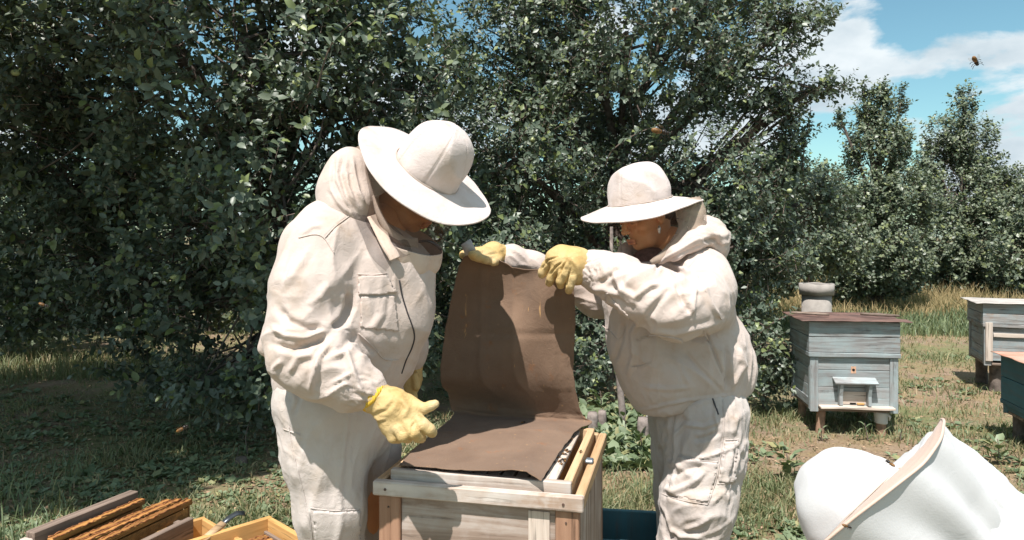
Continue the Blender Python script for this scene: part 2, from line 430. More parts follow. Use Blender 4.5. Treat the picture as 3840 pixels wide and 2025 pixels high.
def folds(V, Q, regions, strokes, base=.0015, seed=0):
    """regions: (centre, radius, fold direction, along, across, amplitude)  strokes: (photo polyline, width, amplitude, Y range)"""
    N = vnormals(V, Q); D = base*fbm(V*7, seed, 3)*2; GA = 1.45
    for i, (c, r, d, al, ac, am) in enumerate(regions):
        w = np.exp(-np.sum(((V-np.array(c))/r)**2, 1)); m = w > .02
        if not m.any(): continue
        P = basis_stretch(V[m], d, al, ac); D[m] += w[m]*am*1.1*(ridged(P, seed+i*3, 1.8)-.3)
    if strokes:
        u, v = proj(V); fr = N[:, 1] < .35
        for (pl, wd, am) in strokes:
            pl = np.array(pl, float); best = np.full(len(V), 1e9); tt = np.zeros(len(V)); L = len(pl)-1
            for k in range(L):
                a = pl[k]; b = pl[k+1]; ba = b-a; t = np.clip(((u-a[0])*ba[0]+(v-a[1])*ba[1])/(ba@ba), 0, 1)
                dd = np.hypot(u-a[0]-ba[0]*t, v-a[1]-ba[1]*t); m = dd < best; best[m] = dd[m]; tt[m] = ((k+t)/L)[m]
            fade = np.clip(np.sin(np.clip(tt, 0.03, .97)*np.pi)*2.2, 0, 1)
            D += fr*fade*am*1.6*(np.exp(-(best/wd)**2)-.45*np.exp(-(best/(2.1*wd))**2))
    return V+N*D[:, None]

def surf_pts(V, N, pl, n=40, off=.001):
    u, v = proj(V); fr = N[:, 1] < .2; idx = np.where(fr)[0]; out = []
    pl = spline([(a, b, 0) for a, b in pl], n)
    for a, b, _ in pl:
        d = np.hypot(u[idx]-a, v[idx]-b); near = idx[d < 13]
        if len(near) == 0: near = idx[[np.argmin(d)]]
        ymin = V[near, 1].min(); near = near[V[near, 1] < ymin+.03]
        w = 1/(1+np.hypot(u[near]-a, v[near]-b))**2
        p = (V[near]*w[:, None]).sum(0)/w.sum(); nn = (N[near]*w[:, None]).sum(0); nn /= np.linalg.norm(nn)+1e-9
        out.append(W(a, b, p[1])*.7+p*.3+nn*off)
    out = np.array(out)
    out[1:-1] = (out[:-2]+out[1:-1]*2+out[2:])/4
    return out
def in_poly(u, v, poly):
    ins = np.zeros(len(u), bool); n = len(poly); j = n-1
    for i in range(n):
        xi, yi = poly[i]; xj, yj = poly[j]
        c = ((yi > v) != (yj > v)) & (u < (xj-xi)*(v-yi)/(yj-yi+1e-9)+xi); ins ^= c; j = i
    return ins
def patch(name, V, Q, N, poly, off, mat, parent):
    """a second layer of cloth following the surface (pocket, flap)"""
    u, v = proj(V); m = in_poly(u, v, poly) & (N[:, 1] < .15)
    if m.sum() < 9: return
    ym = np.percentile(V[m, 1], 20); m &= V[:, 1] < ym+.12
    q = Q[m[Q].all(1)]
    if len(q) < 4: return
    ids, inv = np.unique(q, return_inverse=True); q2 = inv.reshape(q.shape)
    me = np_mesh(name, V[ids]+N[ids]*off, q2, mat); o = link(name, me, parent)
    md = o.modifiers.new('thick', 'SOLIDIFY'); md.thickness = off*1.2; md.offset = -1
    return o
def stitch(name, V, N, lines, r, mat, parent):
    for pl in lines:
        P = surf_pts(V, N, pl, max(12, len(pl)*10)); tube_obj(name, [tube_np(P, r, 5)], mat, parent)
def clamp_hat(V, C, n, rc, h, sc=.90):
    """keep head and hair inside the hat crown"""
    n = np.array(n, float); n /= np.linalg.norm(n); D = V-np.array(C); z = D@n; Rr = D-np.outer(z, n); r = np.linalg.norm(Rr, axis=1)+1e-9
    z2 = np.where(z > 0, h*.86*np.tanh(z/(h*.86)), z); lim = rc*sc*np.sqrt(np.clip(1-(np.clip(z2, 0, None)/h)**2, .02, 1)); lim = np.where(z > -.02, lim, 9)
    blend = np.clip((z+.02)/.02, 0, 1); r2 = np.where(r > lim, r+(lim-r)*blend, r)
    return np.array(C)+np.outer(z2, n)+Rr*(r2/r)[:, None]

# ================================================================== GROUND
def ground_z(x, y):
    P = np.stack([x, y, np.zeros_like(x)], 1)
    return .035*noise(P*.8, 1)+.014*noise(P*3, 2)+.005*noise(P*11, 3)-.01
DIRT = ((1.75, 4.35, .75, .30), (2.1, 4.75, .9, .3), (1.15, 5.3, .5, .5), (3.0, 4.3, .9, .3), (-.9, 3.2, .6, .35), (1.2, 3.0, .6, .25), (3.4, 6.2, 1.0, .4), (2.4, 3.6, .5, .25))
def dirt(x, y):
    return np.clip(sum(np.exp(-((x-a)/c)**2-((y-b)/d)**2) for a, b, c, d in DIRT), 0, 1)
def ground_mat():
    m = M('meadow_ground'); co = m.coord()
    big = m.noise(.55, 6, co, .6); fine = m.noise(9, 8, co, .7); vf = m.noise(60, 6, co, .7)
    dirt = m.ramp(fine, [(.3, (.16, .11, .075)), (.5, (.26, .19, .135)), (.72, (.35, .265, .20))])
    grass = m.ramp(vf, [(.3, (.075, .10, .04)), (.5, (.14, .17, .075)), (.7, (.24, .215, .11))])
    dry = m.ramp(vf, [(.3, (.18, .13, .07)), (.7, (.32, .245, .14))])
    gm = m.ramp(m.mix(.45, big, fine), [(.46, 0.0), (.56, .8)])
    at = m.n('ShaderNodeAttribute', attribute_name='tint'); gm = m.mix(m.ramp(m.mix(.35, at.outputs['Color'], fine), [(.35, 0.0), (.6, 1.0)]), gm, (0, 0, 0))
    c = m.mix(m.ramp(m.noise(2.2, 7, co, .65), [(.42, 0.0), (.58, .85)]), dirt, dry)
    c = m.mix(gm, c, grass)
    return m.bsdf(c, .95, m.mix(.5, fine, vf), .8, .03, .1)
def make_ground():
    ys = np.concatenate([np.linspace(-6, .5, 14), np.geomspace(.6, 30, 240), np.geomspace(31, 260, 16)])
    xs = np.concatenate([-np.geomspace(260, 9, 16), np.linspace(-8.8, 8.8, 260), np.geomspace(9, 260, 16)])
    X, Y = np.meshgrid(xs, ys); x = X.ravel(); y = Y.ravel(); z = ground_z(x, y)
    fade = np.clip(1-(np.hypot(x, y)-20)/20, 0, 1); z = z*fade
    nx = len(xs); i = np.arange(len(ys)-1)[:, None]*nx+np.arange(nx-1)[None]
    q = np.stack([i, i+1, i+nx+1, i+nx], -1).reshape(-1, 4)
    o = link('ground', np_mesh('ground', np.stack([x, y, z], 1), q, ground_mat(), tintv=np.repeat(dirt(x, y)[:, None], 3, 1))); tag(o, kind='structure')
make_ground()

# ================================================================== LEAVES
T_NEAR = (np.array([(0, 0, 0), (.33, 0, -.035), (.7, 0, -.02), (1, 0, -.10), (.28, .26, .05), (.66, .25, .035), (.28, -.26, .05), (.66, -.25, .035)]),
          np.array([(0, 1, 4), (1, 5, 4), (1, 2, 5), (2, 3, 5), (0, 6, 1), (1, 6, 7), (1, 7, 2), (2, 7, 3)]))
T_MID = (np.array([(0, 0, 0), (.45, 0, -.03), (1, 0, -.08), (.42, .31, .06), (.42, -.31, .06)]), np.array([(0, 1, 3), (1, 2, 3), (0, 4, 1), (1, 4, 2)]))
T_FAR = (np.array([(0, 0, 0), (.45, .36, .06), (1, 0, -.05), (.45, -.36, .06)]), np.array([(0, 2, 1), (0, 3, 2)]))
def unit(a): return a/(np.linalg.norm(a, axis=1)[:, None]+1e-9)
def leaf_geo(pos, axis, nrm, size, T, wid=1.0):
    X = unit(axis); Yv = unit(np.cross(nrm, X)); Z = np.cross(X, Yv); t, f = T; n = len(pos); k = len(t)
    s = size[:, None]
    V = (pos[:, None, :]+s[:, None]*(t[None, :, 0, None]*X[:, None]+wid*t[None, :, 1, None]*Yv[:, None]+t[None, :, 2, None]*Z[:, None])).reshape(-1, 3)
    Fc = (f[None]+(np.arange(n)*k)[:, None, None]).reshape(-1, 3)
    return V, Fc, k
def leaf_obj(name, pos, axis, nrm, size, T, mat, parent, wid=1.0, tintR=None, kind='stuff'):
    V, Fc, k = leaf_geo(pos, axis, nrm, size, T, wid); n = len(pos)
    c = np.zeros((n, 3)); c[:, 0] = RNG.random(n) if tintR is None else tintR; c[:, 1] = RNG.random(n); c[:, 2] = 1
    o = link(name, np_mesh(name, V, Fc, mat, True, tintv=np.repeat(c, k, 0)), parent)
    if kind: o['kind'] = kind
    return o
# single leaf mesh variants for the leaves that are parts of their own
def single_leaf(mat, tint, seed):
    rr = np.random.default_rng(seed); t = T_NEAR[0].copy(); t[3, 2] -= rr.random()*.12; t[4:, 2] += rr.random()*.05
    return np_mesh('leaf', t, T_NEAR[1], mat, True, tintv=np.tile([[tint, rr.random()*.95, 1]], (8, 1)))
LEAF_SINGLE = {id(m): [single_leaf(m, .2+.8*i/5, i) for i in range(6)] for m in (LEAF_A, LEAF_B, LEAF_W)}
def apple_mesh():
    bm = bmesh.new(); bmesh.ops.create_uvsphere(bm, u_segments=12, v_segments=8, radius=1)
    for v in bm.verts:
        r = math.hypot(v.co.x, v.co.y); v.co.z = v.co.z*.88+(-.28*(1-r)**2 if v.co.z > 0 else .12*(1-r)**2)
    for f in bm.faces: f.smooth = True
    me = bpy.data.meshes.new('apple'); bm.to_mesh(me); bm.free(); me.materials.append(APPLE); return me
APPLE_ME = apple_mesh()

HOLES = [(1712, 50, 34, 80), (400, 400, 60, 28), (560, 345, 45, 30), (2310, 390, 34, 50), (2440, 330, 40, 42), (2560, 300, 34, 50), (2480, 430, 40, 40), (2610, 200, 32, 38), (2300, 500, 30, 24), (2640, 440, 26, 30), (2385, 210, 22, 28)]
def sprigs_from_lumps(lumps, n_total, thresh, seed, back=.45, freq=1.6):
    P = []; O = []; w = np.array([l[3]**2 if np.isscalar(l[3]) else (l[3][0]*l[3][2]) for l in lumps]); w = w/w.sum()
    for li, l in enumerate(lumps):
        c = W(l[0], l[1], l[2]); r = np.array([l[3]]*3 if np.isscalar(l[3]) else l[3], float)
        n = int(n_total*w[li]*2.6)+6; d = unit(RNG.normal(size=(n, 3)))
        rad = 1-np.abs(RNG.normal(size=n))*.2; inner = RNG.random(n) < .22; rad[inner] = RNG.random(inner.sum())**.5
        rad *= 1+.28*noise(d*1.8, seed+li)
        p = c+d*rad[:, None]*r
        keep = (noise(p*freq, seed+40) > thresh-.12*RNG.random(n)) & ((d[:, 1] < .25) | (RNG.random(n) < back)) & (p[:, 2] > .12)
        u, v = proj(p)
        for (hu, hv, ru, rv) in HOLES: keep &= ((u-hu)/ru)**2+((v-hv)/rv)**2 > 1
        P.append(p[keep][:int(n_total*w[li])+4]); O.append(d[keep][:int(n_total*w[li])+4])
    return np.concatenate(P), np.concatenate(O)
def tree(name, label, base, lumps, ns, nl, size, T, mat, seed, back=.45, cat='tree', group=None, thresh=-.02, slen=.28, leafparts=0, apples=0, trunk_r=.11, twigs=True, up=.45, fork=1.0, far_sky=False):
    root = empty(name, base); tag(root, label, cat, group); b = np.array(base, float)
    P, O = sprigs_from_lumps(lumps, ns, thresh, seed, back)
    n = len(P); d = unit(O*.8+np.array([0, 0, up])+RNG.normal(size=(n, 3))*.45); L = slen*(.5+RNG.random(n))
    start = P-d*(L*.5)[:, None]
    # trunk and limbs
    cents = [W(l[0], l[1], l[2]) for l in lumps]; mean = np.mean(cents, 0)
    top = np.array([b[0]*.7+mean[0]*.3, b[1]*.8+mean[1]*.2, max(fork*1.9, mean[2])])
    tr = spline([b-np.array([0, 0, .1]), b+(top-b)*.3+RNG.normal(size=3)*.04, b+(top-b)*.65+RNG.normal(size=3)*.06, top], 14)
    parts = [tube_np(tr, np.linspace(trunk_r*1.15, trunk_r*.45, 14), 9)]
    V, Lp, S = join_np(parts); V = V+unit(V-b)*(noise(V*14, seed)*.012)[:, None]
    link('trunk', np_mesh('trunk', V-b, None, BARK, True, Lp, S), root)
    for ci, (c, l) in enumerate(zip(cents, lumps)):
        hh = min(max(c[2]*.55, fork), top[2]); s0 = tr[int(np.clip((hh-b[2])/(top[2]-b[2]+1e-6), 0, 1)*13)]; r = l[3] if np.isscalar(l[3]) else l[3][0]
        mid = (s0+c)/2+RNG.normal(size=3)*.12*r+np.array([0, 0, .12*r]); limb = spline([s0, mid, c], 9)
        parts = [tube_np(limb, np.linspace(trunk_r*.42, trunk_r*.16, 9), 6)]
        near = np.where(np.linalg.norm(P-c, axis=1) < r*1.25)[0]
        for k in RNG.choice(near, min(len(near), 16), replace=False) if len(near) else []:
            a = limb[RNG.integers(3, 9)]; e = start[k]; q = spline([a, (a+e)/2+RNG.normal(size=3)*.07*r, e], 6)
            parts.append(tube_np(q, np.linspace(trunk_r*.12, .004, 6), 4, False))
        V, Lp, S = join_np(parts); link('branch', np_mesh('branch', V-b, None, BARK, True, Lp, S), root)
    # leaves
    t = (np.arange(nl)+.5)/nl; t = .12+.88*t
    a = unit(np.cross(d, RNG.normal(size=(n, 3)))); bb = np.cross(d, a)
    ph = np.arange(nl)*2.4; bend = -.10*L[:, None]*(t[None]**2)
    pos = start[:, None]+d[:, None]*(L[:, None]*t[None])[:, :, None]; pos[:, :, 2] += bend
    radial = np.cos(ph)[None, :, None]*a[:, None]+np.sin(ph)[None, :, None]*bb[:, None]
    ax = radial*.9+d[:, None]*(.35+.6*t[None, :, None]**3)+RNG.normal(size=(n, nl, 3))*.22; ax[:, :, 2] -= .18
    nr = d[:, None]*.55+O[:, None]*.45+np.array([0, -.15, .55])+RNG.normal(size=(n, nl, 3))*.38
    sz = size*(.5+.75*RNG.random((n, nl)))*(1-.3*t[None]**4)*(.75+.5*RNG.random((n, 1)))
    tr_ = np.clip(np.repeat(.5+.6*noise(P*2.0, seed+9), nl)+RNG.normal(size=n*nl)*.22, 0, 1)
    pos = pos.reshape(-1, 3); ax = ax.reshape(-1, 3); nr = nr.reshape(-1, 3); sz = sz.ravel()
    sel = np.ones(len(pos), bool)
    if leafparts:
        u, v = proj(pos); inv = (u > 0) & (u < 3840) & (v > 0) & (v < 2025); cy = pos[:, 1]+RNG.random(len(pos))*.5; cy[~inv] = 99
        pick = np.argsort(cy)[:leafparts]; sel[pick] = False
        X = unit(ax[pick]); Yv = unit(np.cross(nr[pick], X)); Z = np.cross(X, Yv); ms = LEAF_SINGLE[id(mat)]
        for i, k in enumerate(pick):
            o = link('leaf', ms[int(tr_[k]*5.99)], root)
            s_ = sz[k]*1.08; mt = Matrix(((X[i][0]*s_, Yv[i][0]*s_, Z[i][0]*s_, pos[k][0]-b[0]), (X[i][1]*s_, Yv[i][1]*s_, Z[i][1]*s_, pos[k][1]-b[1]), (X[i][2]*s_, Yv[i][2]*s_, Z[i][2]*s_, pos[k][2]-b[2]), (0, 0, 0, 1)))
            o.matrix_local = mt
    leaf_obj('crown', pos[sel]-b, ax[sel], nr[sel], sz[sel], T, mat, root, 1.0, tr_[sel])
    if twigs:
        r_ = .0028; e = start+d*L[:, None]; e[:, 2] -= .1*L; V = np.stack([start+a*r_, start-a*r_*.5+bb*r_*.87, start-a*r_*.5-bb*r_*.87, e], 1).reshape(-1, 3)-b
        f = (np.array([(0, 1, 3), (1, 2, 3), (2, 0, 3)])[None]+(np.arange(n)*4)[:, None, None]).reshape(-1, 3)
        o = link('twigs', np_mesh('twigs', V, f, TWIG), root); o['kind'] = 'stuff'
    if apples:
        u, v = proj(P); inv = np.where((u > 0) & (u < 3840) & (v > 0) & (v < 2025) & (O[:, 1] < .1))[0]
        for k in RNG.choice(inv, apples, replace=False):
            o = link('apple', APPLE_ME, root, P[k]-b+O[k]*.03+np.array([0, -.02, -.03])); s_ = .022+.006*random.random(); o.scale = (s_, s_, s_)
            o.rotation_euler = (random.uniform(-.4, .4), random.uniform(-.4, .4), 0)
    return root

tree('apple_tree', 'big apple tree with large leaves filling the left half behind the stooping beekeeper', (-1.75, 6.1, 0),
     [(900, 150, 4.95, .95), (1430, 330, 5.4, .70), (1110, 450, 5.9, .6), (1560, 480, 6.3, .55), (1560, 200, 6.6, .5), (500, 350, 5.6, 1.0), (1080, 700, 4.95, .8), (1470, 820, 5.5, .72), (650, 850, 5.6, .95), (200, 100, 5.8, 1.0), (120, 620, 6.0, .9), (60, 330, 6.3, .8), (360, 640, 6.1, .7), (40, 900, 6.4, .8), (330, 980, 6.3, .6), (60, 1110, 6.8, .5),
      (930, 1130, 5.0, .6), (1340, 1200, 5.4, .62), (1580, 1120, 5.8, .55), (620, 1190, 5.5, .55), (900, -330, 5.4, 1.2), (1350, -150, 5.6, .75), (250, -350, 5.8, 1.2), (860, 1400, 4.75, (.42, .35, .28)), (1010, 1440, 4.6, (.25, .25, .2)), (1330, 1400, 5.3, (.4, .4, .25))],
     8000, 12, .067, T_NEAR, LEAF_A, 3, leafparts=300, apples=34, trunk_r=.12)
tree('apple_tree', 'wide apple tree rising behind the right beekeeper with branches reaching into the sky', (.93, 7.0, 0),
     [(1960, 150, 6.5, .72), (2350, 120, 6.3, .95), (2780, 200, 6.4, .6), (1930, 600, 6.2, .8), (2330, 560, 7.3, .6), (2620, 700, 6.3, .72), (1860, 930, 6.0, .65), (2330, 950, 6.6, .6), (2720, 950, 6.2, .6),
      (2880, 880, 6.8, .45), (1800, 560, 8.3, .8), (2080, 820, 8.3, .8), (2150, 350, 8.2, .8), (2500, 880, 8.4, .8), (1700, 900, 8.2, .7), (1850, 1230, 6.1, .5), (2230, 1290, 6.3, (.6, .5, .42)), (2750, 1120, 6.6, .42), (2050, -270, 6.6, .8), (2650, -240, 6.6, .8), (2980, 60, 6.2, (.42, .3, .14)), (3040, 330, 6.3, (.36, .25, .11)), (2880, 440, 6.3, .26), (2980, 560, 6.6, (.16, .2, .42)), (2880, 640, 6.5, .32), (3010, 760, 7.0, .35)],
     12500, 11, .057, T_MID, LEAF_A, 11, leafparts=300, apples=30, trunk_r=.13, thresh=-.07, slen=.24, back=.7)
tree('pear_tree', 'pointed pear tree with upright shoots standing behind the blue hive', (W(3290, 875, 12)[0], 12, 0),
     [(3295, 410, 12, (.2, .2, .42)), (3240, 470, 12, (.16, .2, .4)), (3370, 470, 12.1, (.16, .2, .4)), (3290, 560, 12, (.5, .5, .5)), (3230, 740, 12, .62), (3350, 760, 11.8, .6), (3270, 930, 11.8, .78), (3360, 1000, 11.8, .5), (3180, 1030, 11.8, .42),
      (3236, 330, 12, (.04, .04, .22)), (3316, 345, 12, (.04, .04, .25)), (3380, 370, 12, (.04, .04, .22)), (3150, 440, 12, (.05, .05, .22))],
     3300, 10, .070, T_FAR, LEAF_B, 21, trunk_r=.09, up=1.1, slen=.3, thresh=-.1, fork=.6)
tree('pear_tree', 'tall pointed pear tree farther back, right of the first one', (W(3620, 875, 14)[0], 14, 0),
     [(3612, 400, 14, (.2, .2, .5)), (3560, 520, 14, (.5, .4, .5)), (3650, 560, 14, (.5, .4, .55)), (3580, 720, 14, .85), (3700, 760, 14, .8), (3620, 930, 13.8, 1.0), (3480, 930, 13.8, .7), (3500, 620, 14, .45), (3800, 720, 14, .5), (3560, 1060, 13.8, .55), (3700, 1060, 13.8, .55)],
     3700, 10, .075, T_FAR, LEAF_B, 31, trunk_r=.11, up=1.0, slen=.32, thresh=-.1, fork=.7)
tree('fruit_tree', 'rounded fruit tree cut off by the right edge of the photo', (W(3880, 875, 13)[0], 13, 0),
     [(3860, 800, 13, .8), (3800, 950, 12.8, .7), (3960, 950, 13, 1.0), (4050, 700, 13, 1.0), (3830, 1050, 12.8, .5)], 1500, 10, .075, T_FAR, LEAF_B, 41, trunk_r=.1, thresh=-.1)
tree('fruit_tree', 'low bushy fruit tree between the wide apple tree and the pointed pear', (W(3060, 875, 10)[0], 10, 0),
     [(3050, 740, 10, .5), (3010, 880, 9.8, .55), (3120, 900, 9.9, .5), (2920, 1000, 9.6, .4)], 1500, 10, .065, T_FAR, LEAF_B, 51, trunk_r=.07, thresh=-.1)
for (u, Y, lb, sd) in ((-90, 8.3, 'shaded tree at the far left edge of the photo', 60), (150, 10.5, 'shaded tree behind the left apple tree near the frame edge', 61), (800, 10.5, 'shaded tree deep behind the middle of the left apple tree', 62), (1500, 10.5, 'shaded tree behind the stooping beekeeper and hanging cloth', 63), (2450, 11.5, 'shaded tree behind the trunk of the wide apple tree', 64)):
    tree('orchard_tree', lb, (W(u, 875, Y)[0], Y, 0), [(u, 800, Y, 1.1), (u-260, 950, Y, 1.0), (u+240, 950, Y, 1.0), (u-100, 1080, Y-.3, .7), (u+200, 1090, Y-.2, .7)], 900, 10, .10, T_FAR, LEAF_B, sd, thresh=-.3, trunk_r=.1, twigs=False)
# the tree left of the camera that shades the left of the picture
tree('walnut_tree', 'tall tree left of the camera whose crown shades the ground', (-4.3, 2.6, 0),
     [((a/b*F)+CX, HV-(c-CH)/b*F, b, r) for a, b, c, r in ((-3.5, 2.9, 4.1, 1.35), (-4.9, 3.4, 3.9, 1.3), (-5.9, 3.7, 3.6, 1.2))], 3600, 10, .13, T_FAR, LEAF_B, 71, trunk_r=.16, thresh=-.25, twigs=False)

# the small shrub right of the woman
tree('apple_sapling', 'small dark apple sapling with bare thin branches right of the right beekeeper', (W(2860, 875, 5.7)[0], 5.7, 0),
     [(2850, 1330, 5.6, (.24, .2, .2)), (2920, 1290, 5.6, (.2, .2, .16)), (2810, 1250, 5.6, .14), (2960, 1400, 5.7, .2), (2850, 1440, 5.6, (.3, .2, .12))], 150, 9, .055, T_MID, LEAF_A, 81, trunk_r=.018, thresh=-.3, slen=.16, leafparts=120, apples=4, fork=.3)
def twig_shoot(name, label, pts, size, nleaf, mat=LEAF_A, r=.006, seed=0):
    pts = np.array(pts); b = pts[0]; root = empty(name, b); tag(root, label, 'branch')
    q = spline(pts-b, 20); tube_obj('stem', [tube_np(q, np.linspace(r, r*.35, 20), 6)], TWIG, root)
    ms = LEAF_SINGLE[id(mat)]
    for i in range(nleaf):
        p = q[int((.15+.85*i/nleaf)*19)]; d = Vector((random.uniform(-1, 1), random.uniform(-.7, .3), random.uniform(-.4, .8))).normalized()
        o = link('leaf', ms[i % 6], root, p); s_ = size*random.uniform(.7, 1.2); o.scale = (s_, s_, s_)
        nn = Vector((random.uniform(-.5, .5), -.4, 1)).normalized(); Yv = nn.cross(d).normalized(); Z = d.cross(Yv)
        o.rotation_euler = Matrix((d, Yv, Z)).transposed().to_euler()
    return root
twig_shoot('apple_shoot', 'thin arching shoot reaching right beside the right beekeeper at elbow height', [W(2740, 1190, 5.2), W(2810, 1195, 5.2), W(2880, 1230, 5.2), W(2960, 1290, 5.3)], .05, 26)
twig_shoot('apple_shoot', 'thin shoot slanting up toward the far hive roof', [W(2850, 1250, 5.5), W(2900, 1210, 5.4), W(2960, 1180, 5.4), W(3010, 1150, 5.4)], .05, 16)
twig_shoot('apple_shoot', 'long leafy shoot standing out at top right against the sky', [W(2820, 170, 6.2), W(2920, 110, 6.2), W(3030, 60, 6.2), W(3170, 30, 6.2)], .06, 46)
twig_shoot('apple_shoot', 'leafy shoot reaching right above the pointed pear tree', [W(2880, 400, 6.2), W(2980, 350, 6.2), W(3080, 330, 6.2), W(3190, 315, 6.2)], .06, 46)
twig_shoot('apple_shoot', 'upright thin shoot between two crowns in the sky gap', [W(3010, 640, 6.4), W(3015, 560, 6.4), W(3030, 480, 6.4), W(3040, 400, 6.4)], .055, 26)
twig_shoot('apple_shoot', 'pale long-leaved sprig standing out above the left beekeeper at upper left', [W(1190, 330, 4.1), W(1220, 220, 4.05), W(1260, 140, 4.0), W(1340, 70, 4.0)], .075, 24)
twig_shoot('apple_shoot', 'pale sprig with curled leaves above the right beekeeper near the middle', [W(2270, 620, 5.6), W(2300, 560, 5.5), W(2390, 500, 5.5), W(2470, 470, 5.5)], .06, 22)

# ================================================================== GROUND COVER
def rand_ground(n, umin, umax, vmin, vmax):
    v = vmin+(vmax-vmin)*RNG.random(n); Y = CH*F/(v-HV); u = umin+(umax-umin)*RNG.random(n); X = (u-CX)/F*Y
    return X, Y
def on_ground(X, Y): return np.stack([X, Y, ground_z(X, Y)*np.clip(1-(np.hypot(X, Y)-20)/20, 0, 1)], 1)
def blades(name, P, h, w, mat, lean=.5, tR=None, seg=2):
    n = len(P); az = RNG.random(n)*2*np.pi; d = np.stack([np.cos(az), np.sin(az), np.zeros(n)], 1); s = np.stack([-np.sin(az), np.cos(az), np.zeros(n)], 1)
    # turn the blade width partly toward random sides
    a2 = RNG.random(n)*2*np.pi; s = np.stack([np.cos(a2), np.sin(a2), np.zeros(n)], 1)
    ln = (lean*RNG.random(n)*h)[:, None]; H = h[:, None]; wv = (w*np.ones(n))[:, None]; up = np.array([0, 0, 1.0])
    V = np.stack([P-s*wv, P+s*wv, P+d*ln*.3+up*H*.55-s*wv*.8, P+d*ln*.3+up*H*.55+s*wv*.8, P+d*ln+up*H*(.95-.25*RNG.random(n)[:, None])], 1).reshape(-1, 3)
    f = (np.array([(0, 1, 3), (0, 3, 2), (2, 3, 4)])[None]+(np.arange(n)*5)[:, None, None]).reshape(-1, 3)
    c = np.zeros((n, 3)); c[:, 0] = RNG.random(n) if tR is None else tR; c[:, 1] = RNG.random(n)
    o = link(name, np_mesh(name, V, f, mat, False, tintv=np.repeat(c, 5, 0))); tag(o, kind='stuff'); return o
X, Y = rand_ground(280000, -1000, 4800, 1120, 2250); P = on_ground(X, Y)
m = fbm(np.stack([X*.9, Y*.9, X*0], 1), 60, 4); m2 = noise(np.stack([X*5, Y*5, X*0], 1), 61)
dens = np.clip((m+.5*m2+.14)*2.2, .07, 1); keep = (RNG.random(len(X)) < dens*(1-.85*dirt(X, Y))) & (Y > 1.6)
P = P[keep][:175000]; mm = m[keep][:175000]
h = (.018+.045*RNG.random(len(P))**2)*(1+1.4*np.clip(mm, 0, .5)*2); green = np.clip(.35+mm*1.3+RNG.normal(size=len(P))*.25, 0, 1)
o = blades('short_grass', P, h, .0022+.0006*P[:, 1]*.5, LEAF_G, 1.3, green); tag(o, 'short patchy grass over the trodden meadow floor', 'grass')
X, Y = rand_ground(36000, -1000, 4800, 1160, 2150); cl = noise(np.stack([X*1.3, Y*1.3, X*0], 1), 66)+.4*noise(np.stack([X*6, Y*6, X*0], 1), 67); k = (cl > .17) & (RNG.random(len(X)) > dirt(X, Y)*1.1)
P = on_ground(X[k], Y[k]); o = blades('grass_tufts', P, .04+.09*RNG.random(len(P))**2, .003, LEAF_W, 1.0, None); tag(o, 'greener grass tufts scattered through the dry meadow', 'grass')
# dry grass belt under the far trees and green grass in front of it
n = 26000; u = 2650+1400*RNG.random(n); Y = 11.2+5.5*RNG.random(n); X = (u-CX)/F*Y
k = Y > 11.3+1.2*noise(np.stack([X*.4, X*0, X*0], 1), 3); P = on_ground(X[k], Y[k]); o = blades('dry_tall_grass', P, .25+.45*RNG.random(len(P))*np.clip((P[:, 1]-10)/3, .3, 1), .007, LEAF_DRY, .5); tag(o, 'tall dry yellow grass at the foot of the far trees', 'grass')
n = 16000; u = 2750+1300*RNG.random(n); Y = 9.8+3.0*RNG.random(n); X = (u-CX)/F*Y
P = on_ground(X, Y); o = blades('tall_green_grass', P, .10+.22*RNG.random(len(P))*np.clip((Y-9.2)/2, .2, 1.3), .006, LEAF_W, .7); tag(o, 'green uncut grass before the far pear trees', 'grass')
n = 4500; u = -100+700*RNG.random(n); Y = 6.9+1.5*RNG.random(n); X = (u-CX)/F*Y
P = on_ground(X, Y); o = blades('shaded_tall_grass', P, .05+.15*RNG.random(len(P))**2, .004, LEAF_G, .7); tag(o, 'sunlit strip of longer grass under the left apple tree', 'grass')
n = 380; u = -60+330*RNG.random(n); v = 1760+330*RNG.random(n); Y = CH*F/(v-HV); P = on_ground((u-CX)/F*Y, Y)
o = blades('corner_grass', P, .04+.15*RNG.random(n)**1.8, .0028, LEAF_W, 1.0); tag(o, 'long grass blades at the lower left corner by the frame box', 'grass')
def rosettes(name, label, X, Y, nl, size, mat, T=T_MID, tilt=.5):
    P = on_ground(X, Y); n = len(P); sc = .6+.8*RNG.random(n)
    az = (np.arange(nl)[None]*2*np.pi/nl+RNG.random((n, 1))*6+RNG.normal(size=(n, nl))*.3); el = RNG.random((n, nl))*tilt+.12
    ax = np.stack([np.cos(az)*np.cos(el), np.sin(az)*np.cos(el), np.sin(el)], -1).reshape(-1, 3)
    pos = np.repeat(P, nl, 0)+ax*.012; nr = np.array([0, 0, 1.0])+RNG.normal(size=(n*nl, 3))*.3
    o = leaf_obj(name, pos, ax, nr, np.repeat(size*sc, nl)*(.6+.6*RNG.random(n*nl)), T, mat, None); tag(o, label, 'weeds')
X, Y = rand_ground(5000, -1000, 4800, 1330, 2200); cl = fbm(np.stack([X*.8, Y*.8, X*0], 1), 71); k = (cl > .02) & (Y > 1.7)
rosettes('weed_rosettes', 'low broad-leaved weeds scattered over the meadow', X[k], Y[k], 6, .05, LEAF_W)
X, Y = rand_ground(1500, -150, 1250, 1480, 2050); rosettes('ground_ivy', 'small round-leaved ground plants in the shade at left', X, Y, 4, .035, LEAF_W)
X, Y = rand_ground(260, 2080, 2480, 1520, 1760); rosettes('weed_patch', 'leafy weeds growing round the grey stumps', X, Y, 6, .085, LEAF_W, T_NEAR, .9)
for (u0, v0) in ((2950, 1760), (2560+1130, 1690), (3800, 1850), (3700, 1720), (2930, 1840)):
    pass
